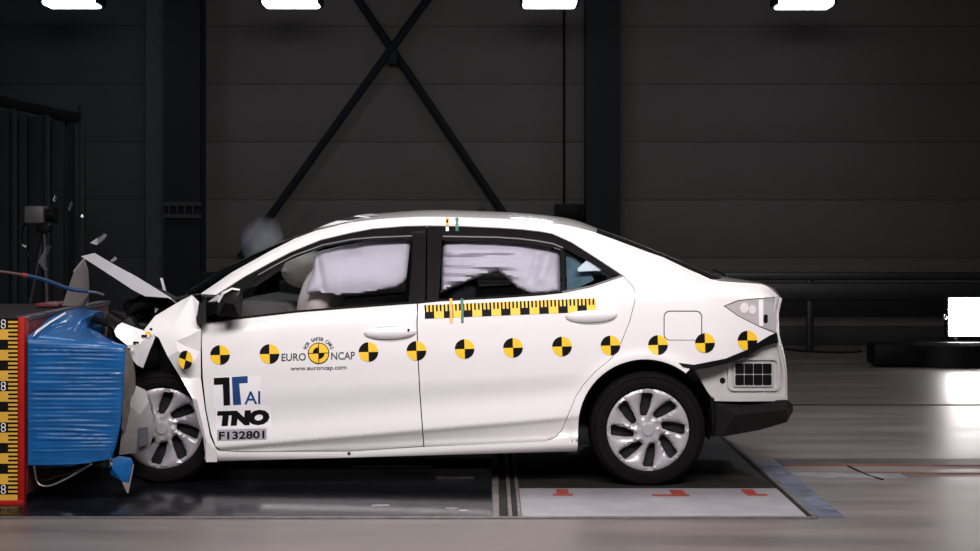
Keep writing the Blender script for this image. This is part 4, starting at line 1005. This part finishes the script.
# ruler tape on wall
polys = []; zt_ = .905; x18 = pxl(17.6, YN); x8 = pxl(8.2, YN); xm15 = pxl(-14, YN)
V, Fc, mi = [], [], []
def rq(xa, xb, za, zb, c, yo=0.0):
    b = len(V); V.extend([(xa, YN - .001 - yo, za), (xb, YN - .001 - yo, za), (xb, YN - .001 - yo, zb), (xa, YN - .001 - yo, zb)]); Fc.append((b, b + 1, b + 2, b + 3)); mi.append(c)
z = zt_; i = 0
while z - .05 > .028:
    rq(xm15, x8, z - .05, z, 0 if i % 2 == 0 else 1)
    for k in range(5):
        za_, zb_ = z - .05 * (k + 1) / 5, z - .05 * k / 5
        rq(x8, x18, za_, zb_, (i * 5 + k) % 2)
    z -= .05; i += 1
rq(xm15, x18, .028, z, 1)
rt = pyd('ruler_tape', V, Fc, [BLK, mat('ochre_tape', (.62, .36, .04), .5, var=.1)], lw, False, mi)
box('tape_backing', (xm15 - .02, YN, .028), (x18 + .002, YN + .011, .908), BLK, lw)
for kk, zc in enumerate((.855, .585, .355, .105)):
    zc = zt_ - round((zt_ - zc - .025) / .1) * .1 - .025
    bm = bmesh.new(); cx = pxl(3.5, YN)
    for s in (-1, 1):
        ring = [Vector((cx + .010 * math.cos(a), YN - .003, zc + s * .010 + .010 * math.sin(a))) for a in np.linspace(0, 2 * math.pi, 13)]
        tube_into(bm, ring, .0025, 4, False)
    bmo('tape_numeral', bm, WHT, rt)
# blue deformable block
FOIL = mat('blue_plastic_foil', (.002, .078, .245), .36, var=.18, vscale=9, bump=.2, bscale=16, coat=.25)
db = thing('deformable_barrier', 'crushed honeycomb barrier block wrapped in shiny blue plastic foil', 'barrier', (-2.0, 0, .2))
redge = pchip([(-30, 125), (336, 124.5), (345, 125), (390, 123.2), (420, 121), (445, 116), (460, 111.5), (480, 110)])
Yn, Yf = -.545, .52; NX, NZ = 60, 170
bm = bmesh.new(); grid = []
for j in range(NZ + 1):
    row = []; t = j / NZ
    for i in range(NX + 1):
        s = i / NX; vt = 336 + 9 * s; vbm = 465 - 6.5 * s ** 3; v = vt + (vbm - vt) * t
        u = 28 + (redge(v) - 28) * s
        a_ = .35 + 1.1 * max(0, noise.noise(Vector((u * .018, v * .13, 7))) + .25)
        wv = .0019 * a_ * math.sin(v * 1.45 + 1.3 * noise.noise(Vector((u * .008, v * .05, 0))) * 3)
        wv += .005 * noise.noise(Vector((u * .010, v * .33, 3.0))) + .010 * noise.noise(Vector((u * .01, v * .03, 9.0)))
        edge = min(1, (1 - s) * 5 + .15, s * 8 + .2, t * 12, (1 - t) * 10 + .2)
        y = Yn + .012 * (1 - min(1, (1 - s) * 14)) ** 2 + .02 * (1 - min(1, t * 14)) ** 2 - wv * edge
        row.append(bm.verts.new(P(u, v, y)))
    grid.append(row)
for j in range(NZ):
    for i in range(NX): bm.faces.new((grid[j][i], grid[j][i + 1], grid[j + 1][i + 1], grid[j + 1][i]))
# top: near top row up to ridge and to the far edge
NT = 14
def ring_back(src, fn):
    rows_ = [src]
    for k in range(1, NT + 1): rows_.append([bm.verts.new(fn(v_.co, i, k / NT)) for i, v_ in enumerate(src)])
    for a, b in zip(rows_, rows_[1:]):
        for i in range(len(a) - 1): bm.faces.new((a[i], a[i + 1], b[i + 1], b[i]))
    return rows_[-1]
def crush(y): return max(0, min(1, (y + .545) / .65))
def topf(c, i, t):
    s = i / NX
    y = c.y + (Yf - c.y) * t
    z = c.z + (.09 - .05 * s) * math.sin(min(1, t * 1.3) * math.pi / 2) + .012 * noise.noise(Vector((i * .12, t * 4, 2))) * min(1, t * 5)
    return Vector((c.x - max(0, c.x + 2.12) * crush(y), y, z))
ring_back(grid[0], topf)
def rightf(c, i, t):
    y = c.y + (Yf - c.y) * t
    return Vector((c.x - max(0, c.x + 2.12) * crush(y) + .01 * math.sin(t * 9 + i * .2), y, c.z + (.04 * math.sin(min(1, t * 1.3) * math.pi / 2) if i == 0 else 0)))
ring_back([r[-1] for r in grid], rightf)
ring_back([r[0] for r in grid], lambda c, i, t: Vector((c.x, c.y + (Yf - c.y) * t, c.z)))
ring_back(grid[-1], lambda c, i, t: Vector((c.x, c.y + (Yf - c.y) * t, c.z + .02 * math.sin(t * 6))) - Vector((max(0, c.x + 2.12) * crush(c.y + (Yf - c.y) * t), 0, 0)))
bo_ = bmo('foil_block', bm, FOIL, db, True)
# stretched bright edge of the foil on top, torn flaps, clear film
sheet('foil_fold', [(33, 338, -.56), (36, 331, -.48), (50, 321.4, -.22), (65, 312.5, .08), (78, 308.5, .38), (84, 311, .40), (72, 322, .0), (52, 332, -.34)], [(0, 1, 7), (1, 2, 6, 7), (2, 3, 6), (3, 4, 5, 6)], FOIL, db, .004)
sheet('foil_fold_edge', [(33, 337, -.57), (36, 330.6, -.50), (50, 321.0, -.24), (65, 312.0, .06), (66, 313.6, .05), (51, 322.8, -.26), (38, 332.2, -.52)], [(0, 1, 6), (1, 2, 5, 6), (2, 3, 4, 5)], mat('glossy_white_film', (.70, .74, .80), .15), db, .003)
tab = sheet('torn_foil_tab', [(112, 459, -.50), (119, 456, -.46), (131, 458, -.42), (133, 463, -.42), (129, 483, -.44), (122, 481.5, -.47), (110, 474, -.5), (112, 468, -.52)], [(0, 1, 7), (1, 2, 3, 7), (3, 4, 5, 7), (5, 6, 7)], FOIL, db, .003)
sheet('tab_edge', [(122, 482, -.475), (129, 483, -.445), (133, 464, -.425), (134, 465, -.42), (128.5, 493, -.45), (127, 493, -.455)], [(0, 1, 4, 5), (1, 2, 3, 4)], mat('brown_grey_strip', (.22, .18, .17), .5), tab, .003)
CLR = glass('clear_film', (.72, .72, .72)); 
def film():
    Vv, Ff = [], []
    topl = [(33, 465.5), (50, 465.5), (70, 464), (92, 461.5)]; mid = [(35, 476), (50, 476), (70, 471), (90, 464)]; bot = [(38, 483), (49, 486), (66, 479), (90, 465.5)]
    for L_, y in ((topl, -.53), (mid, -.58), (bot, -.56)):
        for p in L_: Vv.append(P(p[0], p[1], y))
    for r_ in range(2):
        for k in range(3): Ff.append((r_ * 4 + k, r_ * 4 + k + 1, r_ * 4 + k + 5, r_ * 4 + k + 4))
    f_ = pyd('hanging_clear_film', Vv, Ff, CLR, db, True)
    tube('film_edge', [P(34, 466, -.535), P(38, 483, -.56), P(49, 486, -.56), P(66, 479, -.56), P(92, 464, -.55)], .0045, mat('pale_film_edge', (.10, .105, .11), .3), f_, 5, 24)
film()
# strap
st = thing('strap', 'blue and brown strap stretched above the blue barrier block', 'strap', tuple(P(30, 275, .25)))
tube('brown_section', [P(-30, 268.5, .2), P(0, 271.5, .22), P(24, 275, .24)], .008, mat('brown_strap', (.07, .03, .022), .6), st, 6, 10)
tube('blue_section', [P(24, 275, .24), P(45, 280, .28), P(70, 289, .32), P(88, 291.5, .35)], .012, mat('blue_strap', (.004, .028, .09), .4), st, 6, 16)
tube('clear_end', [P(88, 291.5, .35), P(97, 292.5, .36), P(104, 295, .37)], .007, mat('pale_strap_end', (.10, .12, .15), .3), st, 6, 8)
tube('buckle', [P(22, 274.6, .235), P(27, 275.7, .245)], .012, mat('red_buckle', (.20, .03, .02), .4), st, 6)
# flying shards
DEB = mat('grey_shard', (.22, .22, .22), .4); DEBW = mat('white_shard', (.8, .8, .8), .3)
def shard(pts, Yq, m, label, tw=.04):
    n = len(pts); o = sheet('debris_shard', [(u, v, Yq + tw * math.sin(i * 2.0)) for i, (u, v) in enumerate(pts)], [tuple(range(n))], m, None, .006)
    tag(o, label, 'debris', 'flying shards'); return o
shard([(90, 243), (97, 238), (104, 233.5), (107, 235), (104, 240), (97, 245)], .6, DEB, 'largest grey shard flying just above the raised hood peak')
shard([(110, 261), (115, 256.5), (117, 259), (113, 262)], .6, DEB, 'tiny grey shard flying right of the hood peak')
shard([(80.5, 216.5), (82, 214), (84, 216.5), (82.5, 218)], .6, DEBW, 'bright white fleck in the air high above the hood')
shard([(38, 262), (47, 245), (51, 246), (44, 262), (48, 270), (45, 271)], .9, mat('dim_shard', (.07, .07, .075), .3), 'dim clear shard flying below the tripod camera')
shard([(68, 209), (71, 201), (73, 203), (70, 211)], 1.0, MATS['dim_shard'], 'dim sliver in the air right of the tripod camera')
shard([(53, 200), (55, 195), (57, 197), (55, 202)], 1.0, MATS['dim_shard'], 'dim sliver in the air above the camera lens')
shard([(22, 244.5), (26, 245.5), (26, 247.5), (23, 246.5)], 1.0, DEB, 'tiny pale fleck in the air left of the tripod')
# smoke puff above the bonnet
def puff():
    c = P(264, 243, 3.2); bm = bmesh.new(); bmesh.ops.create_icosphere(bm, subdivisions=4, radius=1)
    for v in bm.verts:
        k = 1 + .22 * noise.noise(v.co * 1.6); v.co = Vector((v.co.x * .16, v.co.y * .16, v.co.z * .19)) * k + c
    o = bmo('smoke_puff', bm, [], None, True); m = bpy.data.materials.new('smoke'); m.use_nodes = True; nt = m.node_tree; nt.nodes.clear()
    out = nt.nodes.new('ShaderNodeOutputMaterial'); pv = nt.nodes.new('ShaderNodeVolumePrincipled'); pv.inputs['Color'].default_value = (.8, .85, 1, 1)
    tc = nt.nodes.new('ShaderNodeTexCoord'); mp = nt.nodes.new('ShaderNodeMapping'); mp.vector_type = 'POINT'
    gr_ = nt.nodes.new('ShaderNodeTexGradient'); gr_.gradient_type = 'SPHERICAL'; nz = nt.nodes.new('ShaderNodeTexNoise'); nz.inputs['Scale'].default_value = 3.0
    mp.inputs['Location'].default_value = (-c.x / .18, -c.y / .18, -c.z / .21); mp.inputs['Scale'].default_value = (1 / .18, 1 / .18, 1 / .21)
    mu = nt.nodes.new('ShaderNodeMath'); mu.operation = 'MULTIPLY'; m2 = nt.nodes.new('ShaderNodeMath'); m2.operation = 'MULTIPLY'; m2.inputs[1].default_value = 11.0
    nt.links.new(tc.outputs['Object'], mp.inputs[0]); nt.links.new(mp.outputs[0], gr_.inputs[0]); nt.links.new(mp.outputs[0], nz.inputs['Vector'])
    nt.links.new(gr_.outputs['Fac'], mu.inputs[0]); nt.links.new(nz.outputs['Fac'], mu.inputs[1]); nt.links.new(mu.outputs[0], m2.inputs[0]); nt.links.new(m2.outputs[0], pv.inputs['Density'])
    nt.links.new(pv.outputs[0], out.inputs['Volume']); o.data.materials.append(m)
    tag(o, 'faint bluish smoke puff hanging above the windshield', 'smoke', kind='stuff')
puff()
